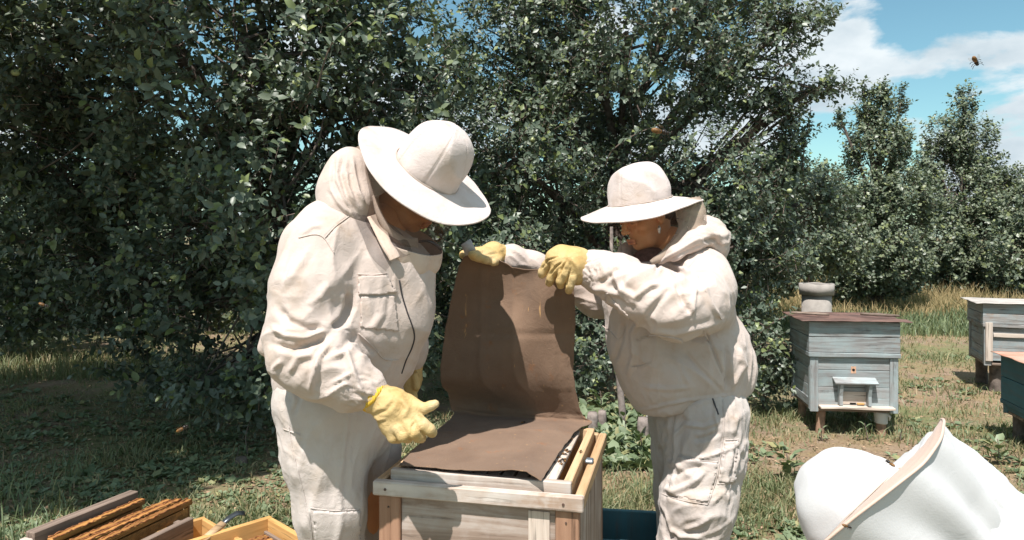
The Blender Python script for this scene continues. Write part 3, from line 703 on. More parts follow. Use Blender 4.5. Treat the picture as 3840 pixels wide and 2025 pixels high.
X, Y = rand_ground(42000, -1000, 4800, 1150, 2200); az = RNG.random(len(X))*6.28; P = on_ground(X, Y)+np.array([0, 0, .004])
o = leaf_obj('leaf_litter', P, np.stack([np.cos(az), np.sin(az), RNG.normal(size=len(X))*.25], 1), np.array([0, 0, 1.0])+RNG.normal(size=(len(X), 3))*.45, .008+.022*RNG.random(len(X)), T_FAR, LEAF_LIT, None, .8)
tag(o, 'dry leaf litter and bits of straw lying on the ground', 'leaf litter')

def weed(name, label, base, hgt, leaves, mat=LEAF_W, seed=0, wide=.13, lsz=.14):
    b = np.array(base, float); b[2] = ground_z(np.array([b[0]]), np.array([b[1]]))[0]; root = empty(name, b); tag(root, label, 'plant')
    rr = random.Random(seed); q = spline([(0, 0, 0), (rr.uniform(-.02, .02), 0, hgt*.5), (rr.uniform(-.03, .03), 0, hgt)], 12)
    tube_obj('stem', [tube_np(q, np.linspace(.005, .002, 12), 5)], TWIG, root)
    for i in range(leaves):
        p = q[int((.1+.9*i/leaves)*11)]; az = i*2.4+rr.random(); L = lsz*rr.uniform(.6, 1.1); k = 7; t = np.linspace(0, 1, k)
        c = np.stack([np.cos(az)*L*t*.8, np.sin(az)*L*t*.8, L*(t*.9-1.15*t**2)], 1)+p; s = np.array([-math.sin(az), math.cos(az), 0])*.0075
        w = np.sin(np.clip(t+.12, 0, 1)*np.pi)[:, None]; V = np.concatenate([c-s*w, c+s*w]); f = [(j, j+1, j+k+1, j+k) for j in range(k-1)]
        link('leaf', np_mesh('leaf', V, f, mat, True, tintv=np.tile([[rr.random(), .5, 1]], (2*k, 1))), root)
    return root
weed('grass_stalk', 'single tall grass stalk with drooping leaves on a clump at left', W(930, 1700, 4.55), .25, 7, seed=1)
weed('young_weed', 'young weed growing at the foot of the grass clump', W(880, 1720, 4.45), .10, 9, seed=2, lsz=.08)
weed('long_leaf_weed', 'long-leaved grass plant beside the left leg of the blue hive', W(3085, 1640, 4.9), .10, 6, seed=3, lsz=.12)
weed('long_leaf_weed', 'arching grass plant in the middle under the blue hive', W(3255, 1635, 4.9), .12, 7, seed=4, lsz=.13)
weed('long_leaf_weed', 'grass plant beside the rag-wrapped leg of the blue hive', W(3375, 1645, 4.9), .08, 5, seed=5, lsz=.11)
for i, (u, v, lb) in enumerate(((2250, 1530, 'nettle-like plant with broad leaves behind the canvas edge'), (2340, 1620, 'green leafy plant right of the leaning stake'), (2400, 1700, 'small leafy plant before the grey stump'), (3740, 1730, 'spiky green weed on the meadow right of the blue hive'), (2950, 1800, 'broad clump of green weeds right of the right beekeeper\'s legs'))):
    Yb = CH*F/(v-HV); b = on_ground(np.array([(u-CX)/F*Yb]), np.array([Yb]))[0]; root = empty('leafy_plant', b); tag(root, lb, 'plant')
    tube_obj('stem', [tube_np(spline([(0, 0, 0), (.01, 0, .08), (0, 0, .15)], 6), .003, 5)], TWIG, root)
    for k in range(16):
        d = Vector((random.uniform(-1, 1), random.uniform(-1, .4), random.uniform(0, .7))).normalized(); o = link('leaf', LEAF_SINGLE[id(LEAF_W)][k % 6], root, (d.x*.03, d.y*.03, .02+.13*k/16)); s_ = random.uniform(.05, .1); o.scale = (s_,)*3
        Yv = Vector((0, 0, 1)).cross(d).normalized(); o.rotation_euler = Matrix((d, Yv, d.cross(Yv))).transposed().to_euler()

# ================================================================== HIVES
NAIL = plain('nail_rust', (.10, .06, .045), .6, .4, 0, .3, 40, .2)
DARKV = plain('dark_inside', (.02, .016, .014), .9, .1)
WAX = plain('comb_wax', (.28, .14, .045), .6, .3, 0, .5, 30, 1.0)
PROP = plain('propolis_crumbs', (.30, .12, .045), .6, .3, 0, .5, 60, 1.0)
def nail(parent, c, r=.004, axis='y'):
    bm = bmesh.new(); bmesh.ops.create_cone(bm, segments=8, radius1=r, radius2=r*.8, depth=.003, cap_ends=True); me = bpy.data.meshes.new('nail'); bm.to_mesh(me); bm.free(); me.materials.append(NAIL)
    o = link('nail', me, parent, c); o.rotation_euler = (R(90), 0, 0) if axis == 'y' else (0, R(90), 0)
# ---- front hive, open
TH = R(13); fr = W(2187, 1869, 1.78); ex = np.array([math.cos(TH), -math.sin(TH), 0]); ey = np.array([math.sin(TH), math.cos(TH), 0])
HWD, HDP = .56, .60; ZR = fr[2]
hc = fr-ex*HWD/2+ey*HDP/2; hc[2] = 0
hive = empty('open_beehive', hc, -TH); tag(hive, 'open wooden beehive between the two beekeepers with canvas lying on its frames', 'beehive')
def HL(x, y, z): return hc+ex*x+ey*y+np.array([0, 0, z])
a, b, t = HWD/2, HDP/2, .024
board(hive, 'rim_board', (0, -b+t/2, ZR-.019), (HWD, t, .038), W_WHITE, .003)
board(hive, 'rim_board', (0, b-t/2, ZR-.019), (HWD-2*t-.002, t, .038), W_NEW, .003)
board(hive, 'rim_board', (-a+t/2, t/2, ZR-.0195), (t, HDP-t-.002, .037), W_NEW, .003)
board(hive, 'rim_board', (a-t/2, t/2, ZR-.0195), (t, HDP-t-.002, .037), W_NEW, .003)
ia, ib, it = a-.036, b-.036, .022
board(hive, 'box_wall', (0, -ib+it/2, ZR+.022-.07), (2*ia, it, .14), W_WHITE, .002)
board(hive, 'box_wall', (0, ib-it/2, ZR+.022-.07), (2*ia, it, .14), W_NEW, .002)
board(hive, 'box_wall', (-ia+it/2, 0, ZR+.021-.07), (it, 2*ib-2*it-.002, .139), W_NEW, .002)
board(hive, 'box_wall', (ia-it/2, 0, ZR+.021-.07), (it, 2*ib-2*it-.002, .139), W_NEW, .002)
# top bars of the frames, front to back
for i in range(12):
    x = -ia+it+.022+i*.0385
    if x > ia-it-.012: break
    fm = board(hive, 'top_bar', (x, 0, ZR+.012), (.032, 2*ib-2*it-.01, .012), W_PALE, .002)
    board(fm, 'comb', (0, 0, -.045), (.022, 2*ib-2*it-.05, .075), WAX, .003)
zt = ZR-.04
hz = .16     # bottom of the hive body
pw = .060
for sx in (-1, 1):
    for sy in (-1, 1):
        board(hive, 'corner_post', (sx*(a-.012-pw/2), sy*(b-.013-.013), (zt+hz)/2), (pw, .026, zt-hz), W_BROWN, .003)
    board(hive, 'side_trim', (sx*(a-.012-.006), sy*0, (zt+hz)/2), (.012, HDP-.09, zt-hz), W_GREY if sx > 0 else W_NEW, .002)
fy = -b+.034
board(hive, 'front_plank', (0, fy, zt-.066), (HWD-.145, .022, .130), W_GREY, .002)
board(hive, 'pale_patch', (a-.115, fy-.0135, zt-.07), (.055, .004, .122), W_PALE, .001)
board(hive, 'front_plank', (0, fy-.004, zt-.133-.055), (HWD-.145, .026, .105), W_BROWN, .002)
board(hive, 'front_plank', (0, fy, zt-.24-.08), (HWD-.145, .022, .155), W_GREY, .002)
board(hive, 'back_plank', (0, -fy, (zt+hz)/2), (HWD-.145, .022, zt-hz), W_GREY, .002)
board(hive, 'floor_board', (0, 0, hz-.015), (HWD-.02, HDP-.02, .03), W_GREY, .003)
for sx in (-1, 1):
    for sy in (-1, 1): board(hive, 'leg', (sx*(a-.07), sy*(b-.07), (hz-.03)/2-.02), (.05, .05, hz-.03+.04), W_DARK, .004)
for x in (-a+.036, a-.05): nail(hive, (x, -b-.001, ZR-.02))
for x in (-a+.04, a-.045):
    for z in (zt-.03, zt-.2): nail(hive, (x, -b+.012, z), .003)
for x in (-a+.1, 0, a-.13): nail(hive, (x, fy-.018, zt-.18), .003)
# metal clip on the side rail
cl = board(None, 'metal_clip', tuple(HL(a-.018, -.02, ZR+.006)), (.022, .03, .010), plain('clip_metal', (.25, .30, .34), .4, .5, .6), .004, rz=-TH); tag(cl, 'small grey metal clip lying on the right rail of the open hive', 'clip')

# ---- canvas cover cloth lifted
def canvas_mat():
    m = M('brown_canvas'); co = m.coord(); n = m.noise(5, 6, co); c = m.ramp(n, [(.3, (.145, .092, .062)), (.7, (.225, .15, .104))])
    st = m.ramp(m.noise(18, 7, co, .65), [(.60, (1, 1, 1)), (.70, (1.25, .85, .55))]); c = m.mix(.7, c, st, 'MULTIPLY')
    ms = m.coord((30, 30, 2.5)); wx = m.ramp(m.noise(2.0, 6, ms, .6, .4), [(.67, 0.0), (.70, .8)]); c = m.mix(wx, c, (.45, .27, .12))
    wv = m.noise(500, 2, co); cr_ = m.noise(16, 7, co, .65, 1.8)
    return m.bsdf(c, .93, m.mix(.3, cr_, wv), .85, .006, .1, sheen=.1)
CANV = canvas_mat()
zc = ZR+.030
U = np.linspace(0, 1, 5)
rows = []
rows.append([HL(x, -ib+.015+dy, zc+dz) for x, dy, dz in ((-.225, 0, -.002), (-.10, -.012, .004), (.02, -.020, .008), (.11, -.028, .022), (.172, -.034, .0))])
rows.append([HL(x, -.10, zc+dz) for x, dz in ((-.235, -.002), (-.11, .004), (.02, .010), (.10, .010), (.178, .004))])
rows.append([HL(x, .06, zc+dz) for x, dz in ((-.235, .0), (-.11, .010), (.02, .018), (.105, .014), (.186, .004))])
rows.append([HL(x, .20, zc+dz) for x, dz in ((-.235, .0), (-.11, .004), (.02, .008), (.11, .008), (.200, .004))])
rows.append([HL(x, .30, zc+dz) for x, dz in ((-.245, .005), (-.11, .0), (.02, .0), (.13, .0), (.232, .0))])
rows.append([HL(x, .312, zc+dz*.8) for x, dz in ((-.262, .03), (-.11, .02), (.02, .02), (.12, .02), (.205, .02))])
rows.append([HL(x, .300, zc+dz) for x, dz in ((-.265, .07), (-.11, .055), (.02, .05), (.12, .05), (.190, .05))])
YC = 2.36
def CW(u, v, dy=0): return W(u, v, YC+dy)
rows.append([CW(1652, 1420, .04), CW(1780, 1420, .03), CW(1910, 1415), CW(2030, 1415), CW(2152, 1410)])
rows.append([CW(1668, 1260, .05), CW(1790, 1262, .06), CW(1915, 1265), CW(2035, 1265, -.01), CW(2155, 1262, .01)])
rows.append([CW(1695, 1110, .05), CW(1805, 1120, .09), CW(1925, 1130, .05), CW(2045, 1130, -.02), CW(2155, 1150)])
rows.append([CW(1722, 1000, .03), CW(1820, 1010, .07), CW(1935, 1040, .05), CW(2055, 1050, -.02), CW(2152, 1080)])
rows.append([CW(1745, 958, .02), CW(1840, 968, .04), CW(1945, 1006, .03), CW(2055, 1012, -.02), CW(2150, 1050)])
rows = np.array(rows)
nv, nu = 150, 70
fine_rows = np.stack([spline(rows[:, j], nv) for j in range(5)], 1)
cloth = np.stack([spline(fine_rows[i], nu) for i in range(nv)])
gv, gu = np.meshgrid(np.linspace(0, 1, nv), np.linspace(0, 1, nu), indexing='ij')
C0 = cloth.reshape(-1, 3); dU = np.gradient(cloth, axis=1).reshape(-1, 3); dV = np.gradient(cloth, axis=0).reshape(-1, 3); Nn = unit(np.cross(dU, dV))
gg = np.stack([gu.ravel(), gv.ravel(), gu.ravel()*0], 1)
hang = (gv.ravel() > .6)
disp = .004*fbm(gg*np.array([5, 7, 1]), 90, 3)+np.where(hang, .010, .004)*(ridged(np.stack([gg[:, 0]*5+gg[:, 1]*2.0, gg[:, 1]*1.1-gg[:, 0], gg[:, 2]], 1), 92)-.3)*np.clip(np.abs(gv.ravel()-.53)*9, 0, 1)
disp += -.006*np.exp(-((gv.ravel()-.735)/.006)**2)*(gu.ravel() > .25)      # sewn-in crease
disp += .0035*np.exp(-((gv.ravel()-.19-.05*gu.ravel()**2)/.008)**2)
edge = (np.exp(-gu.ravel()/.02)+np.exp(-(1-gu.ravel())/.02))*.004*noise(gg*np.array([1, 70, 1]), 95)
C0 = C0+Nn*disp[:, None]+unit(dU)*edge[:, None]
ii = np.arange(nv-1)[:, None]*nu+np.arange(nu-1)[None]; q = np.stack([ii, ii+1, ii+nu+1, ii+nu], -1).reshape(-1, 4)
co_ = link('canvas_cover', np_mesh('canvas_cover', C0, q, CANV)); tag(co_, 'brown waxed canvas cover lying on the open hive and lifted upright at the back', 'cloth')
md = co_.modifiers.new('thickness', 'SOLIDIFY'); md.thickness = .0022
# stiff pale corner above the far hand
cp = [W(1728, 918, 2.34), W(1762, 896, 2.34), W(1782, 936, 2.35), W(1764, 952, 2.36), W(1745, 958, 2.36), W(1738, 940, 2.35)]
V = np.array([p for p in cp]+[p+np.array([.002, .006, 0]) for p in cp]); fl = [list(range(6)), list(range(11, 5, -1))]+[[i, (i+6), (i+1) % 6+6, (i+1) % 6] for i in range(6)]
V, Lp, S = join_np([(V, [[0, 1, 2, 3], [0, 3, 4, 5], [9, 8, 7, 6], [11, 10, 9, 6]]+[[i, i+6, (i+1) % 6+6, (i+1) % 6] for i in range(6)])])
o = link('folded_corner', np_mesh('folded_corner', V, None, plain('grey_canvas_back', (.44, .43, .43), .8, .2, 0, .15, 30, .4), False, Lp, S), co_); o['label'] = 'stiff pale grey folded corner'

# ---- bees
BEE_B = plain('bee_body', (.16, .075, .02), .5, .4, 0, .6, 300, .2); BEE_D = plain('bee_dark', (.02, .014, .01), .4, .4)
mw = M('bee_wing'); _tr0 = mw.n('ShaderNodeBsdfTransparent'); _gl0 = mw.n('ShaderNodeBsdfGlossy'); _gl0.inputs['Roughness'].default_value = .3; _mm = mw.n('ShaderNodeMixShader'); _mm.inputs[0].default_value = .25
mw.l(_tr0.outputs[0], _mm.inputs[1]); mw.l(_gl0.outputs[0], _mm.inputs[2]); mw.l(_mm.outputs[0], mw.out.inputs[0])
def ell_mesh(name, c, r, mat, seg=10):
    bm = bmesh.new(); bmesh.ops.create_uvsphere(bm, u_segments=seg, v_segments=max(5, seg//2+1), radius=1)
    for v in bm.verts: v.co = Vector((v.co.x*r[0]+c[0], v.co.y*r[1]+c[1], v.co.z*r[2]+c[2]))
    for f in bm.faces: f.smooth = True
    me = bpy.data.meshes.new(name); bm.to_mesh(me); bm.free(); me.materials.append(mat); return me
B_ME = [('abdomen', ell_mesh('abdomen', (-.0045, 0, 0), (.0048, .0023, .0022), BEE_B)), ('thorax', ell_mesh('thorax', (.0015, 0, .0004), (.0024, .0021, .0021), BEE_D)), ('head', ell_mesh('head', (.0046, 0, 0), (.0013, .0016, .0014), BEE_D))]
wv_ = np.array([(0, 0, 0), (-.003, .0035, 0), (-.0075, .0045, .0006), (-.009, .003, .0006), (-.0055, .0012, 0)])
WING = [np_mesh('wing', (wv_*np.array([1, s, 1]))+np.array([.002, s*.001, .0022]), None, mw.m, False, [0, 1, 2, 3, 4], [5]) for s in (1, -1)]
LEGM = np_mesh('legs', *(lambda r: (r[0], None, BEE_D, False, r[1], r[2]))(join_np([tube_np([(x, s*.001, -.001), (x*1.6, s*.0036, -.0012), (x*2, s*.005, -.0034)], .0003, 4) for x in (.0025, .0005, -.002) for s in (1, -1)])))
def bee(p, rz, label, group, scale=1.0, rx=0, ry=0):
    root = empty('honey_bee', p, rz); root.rotation_euler = (rx, ry, rz); root.scale = (scale,)*3; tag(root, label, 'bee', group)
    for n_, me in B_ME: link(n_, me, root)
    for w in WING: link('wing', w, root)
    link('legs', LEGM, root)
for i in range(16):
    xx = ia-it-.022-random.random()*.03; yy = random.uniform(-.12, .2)
    bee(HL(xx, yy, ZR+.0215), random.uniform(-3, 3), 'small dark honey bee crawling on the pale bars at the right of the open hive', 'bees crawling on the frame bars', 1.15)
bee(HL(.02, .21, zc+.013), .6, 'honey bee sitting on the canvas at the fold of the lifted cloth', None, 1.2)
bee(HL(ia-.01, -.0, ZR+.026), 1.2, 'honey bee on the inner wall edge next to the metal clip', None, 1.1)
for p, rz, lb, s in ((W(2483, 495, .72), .2, 'orange honey bee flying before the dark tree above the right beekeeper', 1.3), (W(3660, 232, .8), .7, 'honey bee flying against the blue sky at upper right', 1.1), (W(168, 1145, .95), .1, 'honey bee flying in front of the dark shade at far left', .9), (W(688, 1605, .95), .2, 'orange honey bee flying low over the shaded ground', 1.1),
                     (W(2535, 35, 1.1), .8, 'faint honey bee flying before the leaves at the top of the picture', 1.2), (W(3335, 1735, 1.0), 2.0, 'dark honey bee hovering beside the white hat brim', 1.0), (W(3180, 1975, 1.0), -.3, 'honey bee hovering before the beige brim underside', .9)):
    bee(p, rz, lb, None, s, random.uniform(-.4, .4), random.uniform(-.5, .5))

# ---- far blue-grey hive
def far_hive(loc, rz, label, Wd, Dp, zb, zc1, zt1, paint, roof, full=True, name='beehive'):
    h = empty(name, loc, rz); tag(h, label, 'beehive', 'old painted hives standing on the meadow'); a, b = Wd/2, Dp/2; t = .025
    H = zc1-zb
    # recessed planks
    nb = 3; e = [0, .27, .62, 1] ; e = [1-x for x in e][::-1]
    for k in range(3):
        z0 = zb+.02+(H-.05)*e[k]; z1 = zb+.02+(H-.05)*e[k+1]; zz = (z0+z1)/2; hh = z1-z0-.003
        board(h, 'plank', (0, -b+.022, zz), (Wd-.10, .02, hh), paint, .002, warp=.0008); board(h, 'plank', (0, b-.022, zz), (Wd-.10, .02, hh), paint, .002)
        board(h, 'plank', (-a+.020, 0, zz), (.02, Dp-.10, hh), paint, .002, warp=.0008); board(h, 'plank', (a-.020, 0, zz), (.02, Dp-.10, hh), paint, .002)
    for sx in (-1, 1):
        for sy in (-1, 1):
            board(h, 'corner_board', (sx*(a-.0275), sy*(b-.009), zb+(H-.032)/2-.012), (.055, .018, H-.032+.024), paint, .003)
            board(h, 'corner_board', (sx*(a-.008), sy*(b-.019-.018), zb+(H-.032)/2-.008), (.016, .036, H-.032+.014), paint, .003)
    board(h, 'bottom_rail', (-a+.012, 0, zb+.035), (.02, Dp-.092, .06), paint, .003); board(h, 'bottom_rail', (a-.012, 0, zb+.035), (.02, Dp-.092, .06), paint, .003)
    z = zc1-.014
    board(h, 'belt_rail', (0, -b-.006, z), (Wd+.024, .02, .030), paint, .003, warp=.001); board(h, 'belt_rail', (0, b+.006, z), (Wd+.024, .02, .030), paint, .003)
    board(h, 'belt_rail', (-a-.002, 0, z), (.020, Dp-.010, .030), paint, .003); board(h, 'belt_rail', (a+.002, 0, z), (.020, Dp-.010, .030), paint, .003)
    # upper box: two planks on every side
    for k in range(2):
        z0 = zc1+.003+(zt1-zc1)*k/2; z1 = zc1+(zt1-zc1)*(k+1)/2; zz = (z0+z1)/2; hh = z1-z0-.0015
        board(h, 'plank', (0, -b+.004, zz), (Wd+.02, .022, hh), paint, .002, warp=.0008); board(h, 'plank', (0, b-.004, zz), (Wd+.02, .022, hh), paint, .002)
        board(h, 'plank', (-a, 0, zz), (.022, Dp-.032, hh), paint, .002); board(h, 'plank', (a, 0, zz), (.022, Dp-.032, hh), paint, .002)
    # sheet roof with a wavy edge
    ov = .072; nx, ny = 34, 12; xs = np.linspace(-a-ov, a+ov, nx); ys = np.linspace(-b-ov*.8, b+ov*.1, ny); X, Y = np.meshgrid(xs, ys)
    Z = zt1+.006+.010*np.abs(noise(np.stack([X.ravel()*5, Y.ravel()*3, X.ravel()*0], 1), int(Wd*100)))+.018*np.clip(np.abs(X.ravel())-a, 0, 1)/ov*noise(np.stack([X.ravel()*9, Y.ravel()*7, X.ravel()*0+4], 1), 3)
    V = np.stack([X.ravel(), Y.ravel(), Z], 1); i = np.arange(ny-1)[:, None]*nx+np.arange(nx-1)[None]; q = np.stack([i, i+1, i+nx+1, i+nx], -1).reshape(-1, 4)
    r = link('roof_sheet', np_mesh('roof_sheet', V, q, roof), h); md = r.modifiers.new('t', 'SOLIDIFY'); md.thickness = .004; md.offset = 1
    board(h, 'lid_board', (0, 0, zt1-.004), (Wd-.03, Dp-.05, .01), paint, .002)
    board(h, 'floor_board', (0, 0, zb-.010), (Wd-.02, Dp-.02, .02), W_DARK, .002)
    return h
def leg_log(h, x, y, zb, r, mat=BARK, tilt=0, label=None):
    q = spline([(x+tilt, y, -.05), (x+tilt*.5, y, zb*.5), (x, y, zb)], 8); o = tube_obj('leg', [tube_np(q, [r*1.15, r*1.05, r, r*.97, r, r, r, r], 10)], mat, h)
    if label: o['label'] = label
    return o
def rust_mat(name, c1, c2):
    m = M(name); co = m.coord(); n = m.noise(6, 8, co, .65); return m.bsdf(m.ramp(n, [(.35, c1), (.6, c2)]), .7, n, .3, .004, .3)
RUST = rust_mat('rusty_sheet', (.08, .05, .042), (.18, .105, .085)); SLATE = rust_mat('grey_sheet', (.34, .31, .28), (.48, .44, .40)); RUST2 = rust_mat('orange_rust_sheet', (.42, .20, .13), (.55, .33, .25))
LEGW = plain('leg_wood', (.30, .19, .13), .85, .15, 0, .35, 25, .7)
hz0 = R(-7); Yh = 4.98; Xh = W(3222, 875, Yh)[0]
h1 = far_hive((Xh+.01, Yh+.28, 0), hz0, 'pale blue wooden hive on log legs with small entrance porch and rusty roof', .585, .50, .175, .567, .785, W_BLUE, RUST)
b1 = .25
for x, y, l in ((-.20, -.19, None), (.20, -.19, None), (-.22, .2, None), (.21, .2, None)):
    leg_log(h1, x, y, .165, .030 if x < 0 else .034, LEGW, -.012 if x < 0 else 0)
# rag round the right leg
RAG = plain('rag_cloth', (.60, .57, .52), .9, .1, 0, .1, 10, .5)
q = [(.20, -.19, .07), (.201, -.19, .10), (.199, -.19, .13), (.2, -.19, .15)]; tp = tube_np(spline(q, 12), [.040, .044, .041, .045, .042, .045, .043, .046, .044, .046, .044, .041], 14)
rg = tube_obj('rag', [tp, tube_np([(.235, -.21, .14), (.25, -.215, .12), (.247, -.215, .095)], [.008, .010, .005], 6)], RAG, h1); rg['label'] = 'white rag tied round the right front leg'
# porch
po = board(h1, 'porch_roof', (0, -b1-.028, zp := .378), (.285, .08, .012), W_BLUE, .002); po.rotation_euler = (R(22), 0, 0)
for s in (-1, 1):
    bm = bmesh.new(); pr = [(-b1+.014, .206), (-b1-.034, .206), (-b1-.03, .27), (-b1-.052, .355), (-b1+.014, .378)]
    lo_ = [bm.verts.new((s*.095-.011, y, z)) for y, z in pr]; hi_ = [bm.verts.new((s*.095+.011, y, z)) for y, z in pr]; bm.faces.new(lo_); bm.faces.new(hi_[::-1])
    for i in range(5): bm.faces.new((lo_[i], hi_[i], hi_[(i+1) % 5], lo_[(i+1) % 5]))
    bmesh.ops.recalc_face_normals(bm, faces=bm.faces); me = bpy.data.meshes.new('porch_bracket'); bm.to_mesh(me); bm.free(); me.materials.append(W_BLUE[2]); link('porch_bracket', me, h1)
board(h1, 'landing_board', (.01, -b1-.020, .192), (.49, .07, .016), W_PALE, .003, warp=.002)
board(h1, 'bare_panel', (0, -b1+.0105, .252), (.165, .004, .088), W_PALE, .001)
board(h1, 'entrance_slot', (-.005, -b1+.0075, .213), (.04, .003, .012), DARKV, .0005)
board(h1, 'wood_wedge', (.045, -b1+.003, .213), (.048, .012, .012), W_ORANGE, .002)
bm = bmesh.new(); bmesh.ops.create_cone(bm, segments=14, radius1=.0095, radius2=.0095, depth=.002, cap_ends=True); me = bpy.data.meshes.new('upper_entrance'); bm.to_mesh(me); bm.free(); me.materials.append(DARKV); o = link('upper_entrance', me, h1, (0, -b1+.0105, .447)); o.rotation_euler = (R(90), 0, 0)
board(h1, 'rust_stain_plate', (0, -b1+.0115, .447), (.034, .001, .048), plain('rust_stain', (.50, .30, .20), .8, .1, 0, .3, 60, .2), 0)
# two stones / bars on the roof
for x0, x1, y0, lb, r in ((-.37, -.12, -.05, 'dark flat stick lying on the left of the pale blue hive roof', .010), (.10, .345, -.08, 'charred log piece lying on the right of the pale blue hive roof', .010)):
    p0 = Vector((x0, y0, .822)); p1 = Vector((x1, y0-.05, .816)); mw_ = Matrix.Translation((Xh+.01, Yh+.28, 0)) @ Matrix.Rotation(hz0, 4, 'Z'); qa = [mw_ @ p0.lerp(p1, k/7) for k in range(8)]
    V, f = tube_np([tuple(p) for p in qa], [r*.8, r*1.1, r*.95, r*1.15, r, r*1.1, r*.9, r*.85], 7); o = tube_obj('charred_stick' if x0 > 0 else 'flat_stick', [(V, f)], W_DARK[0]); tag(o, lb, 'stick')
# second hive behind right
Y2 = 6.3; X2 = W(3745, 875, Y2)[0]+.30
h2 = far_hive((X2, Y2+.25, 0), R(-20), 'grey weathered hive with pale sheet roof at the right edge, farther back', .58, .54, .25, .60, .775, W_BLUE2, SLATE)
for x, y in ((-.17, -.14), (.2, -.2), (-.2, .2), (.2, .2)): leg_log(h2, x, y, .26, .05, BARK)
board(h2, 'trim_bar', (.03, -.27-.002, .50), (.50, .012, .035), W_PALE, .002); board(h2, 'corner_strip', (-.255, -.283, .44), (.055, .012, .34), W_PALE, .002)
# third hive, cut off by the right frame edge
Y3 = 4.35; X3 = W(3800, 875, Y3)[0]+.53
h3 = far_hive((X3, Y3+.25, 0), R(-12), 'teal painted hive with orange rusty roof, mostly cut off by the right edge', .55, .5, .205, .275, .585, W_TEAL, RUST2)
for x, y in ((-.2, -.19), (.2, -.2), (-.2, .2), (.2, .2)): leg_log(h3, x, y, .20, .035, BARK)
board(h3, 'roof_batten', (-.20, -.285, .578), (.16, .02, .016), W_DARK, .002)

# ---- concrete well ring
CONC = plain('concrete', (.30, .275, .25), .9, .15, 0, .18, 9, .6)
def ring(name, c, prof, parent, seg=40):
    V = []; k = len(prof)
    for i in range(seg):
        th = i/seg*2*math.pi
        for r, z in prof: V.append((c[0]+r*math.cos(th), c[1]+r*math.sin(th), z+.004*math.sin(th*5+r*9)))
    f = [(i*k+j, ((i+1) % seg)*k+j, ((i+1) % seg)*k+(j+1) % k, i*k+(j+1) % k) for i in range(seg) for j in range(k)]
    return link(name, np_mesh(name, V, f, CONC, False), parent)
Yw = 8.6; wc = W(3062, 875, Yw); well = empty('concrete_well', (wc[0], Yw, 0)); tag(well, 'round concrete well shaft with a wider rim ring behind the blue hive', 'well')
ring('shaft', (0, 0), [(.165, -.1), (.168, .67), (.12, .67), (.12, -.1)], well); ring('rim_ring', (0, 0), [(.195, .671), (.198, .80), (.155, .80), (.152, .79), (.155, .671)], well)

# ---- stakes, stumps, rag, teal lid
STK = plain('weathered_stake', (.24, .20, .18), .9, .1, 0, .35, 30, .9)
def stump(name, u, vb, wpx, hpx, label, cat='stump', tilt=0, mat=STK):
    Y = CH*F/(vb-HV); c = W(u, vb, Y); r = RP(wpx/2, Y); h = RP(hpx, Y); q = [c+np.array([tilt*k/6*h, 0, -.04+(h+.04)*k/6]) for k in range(7)]
    V, f = tube_np(q, [r*1.1, r*1.05, r, r*.98, r, r*.95, r*.8], 11); V = V+unit(V-c)*(noise(V*45, 5)*.007)[:, None]; o = tube_obj(name, [(V-c, f)], mat); o.location = c; tag(o, label, cat)
stump('wooden_stump', 2222, 1612, 44, 66, 'pale grey split stump just right of the canvas bottom')
stump('wooden_stump', 2258, 1600, 34, 60, 'thinner grey stump directly behind the pale split one')
stump('wooden_stump', 2412, 1640, 46, 75, 'cracked grey stump beside the right beekeeper\'s trouser leg')
stump('white_stake', 2432, 1575, 18, 45, 'small white post top showing under the right beekeeper\'s jacket hem', 'post', mat=RAG)
stump('leaning_stake', 2340, 1590, 26, 300, 'thin grey-brown leaning trunk under the right beekeeper\'s jacket', 'stake', tilt=-.1)
stump('grey_post', 2293, 1500, 15, 650, 'slim grey post standing before the dark trunk under the right beekeeper\'s hat', 'post')
stump('earth_stump', 905, 1740, 46, 26, 'dark rotten stump clump under the tall grass stalk at left', mat=BARK)
Yr_ = 1.4*F/(1722-HV); n = 14; gx, gy = np.meshgrid(np.linspace(-.05, .05, n), np.linspace(-.04, .04, n)); c = W(2425, 1722, Yr_); P_ = np.stack([gx.ravel(), gy.ravel(), gx.ravel()*0], 1)
z = .006+.022*np.abs(noise(P_*38, 2))+.02*np.exp(-(P_[:, 0]**2+P_[:, 1]**2)/.0008); i = np.arange(n-1)[:, None]*n+np.arange(n-1)[None]; q = np.stack([i, i+1, i+n+1, i+n], -1).reshape(-1, 4)
rr = np.hypot(P_[:, 0], P_[:, 1]); P_[:, :2] *= (1+.25*noise(P_*30, 8))[:, None]; P_[:, 2] = z*np.clip(1.6-rr/.04, .2, 1)
c[2] = ground_z(c[:1], c[1:2])[0]+.004
o = link('paper_scrap', np_mesh('paper_scrap', P_, q, RAG), None, c); o.modifiers.new('t', 'SOLIDIFY').thickness = .002; tag(o, 'crumpled white rag lying on dry ground beside the right beekeeper\'s leg', 'rag')
Yt = 2.62; bx_ = empty('teal_box', (*W(2310, 2000, Yt)[:2], .0), R(-8)); tag(bx_, 'teal painted empty box lid lying behind the open hive on the ground', 'box lid')
lb_ = W(2325, 1965, Yt)[2]
for nme, c, s in (('side_board', (0, -.14, lb_/2), (.34, .018, lb_)), ('side_board', (0, .14, lb_/2), (.34, .018, lb_)), ('side_board', (-.161, 0, lb_/2), (.018, .26, lb_)), ('side_board', (.161, 0, lb_/2), (.018, .26, lb_)), ('bottom_board', (0, 0, .02), (.30, .26, .014))):
    board(bx_, nme, c, s, W_TEAL, .003)

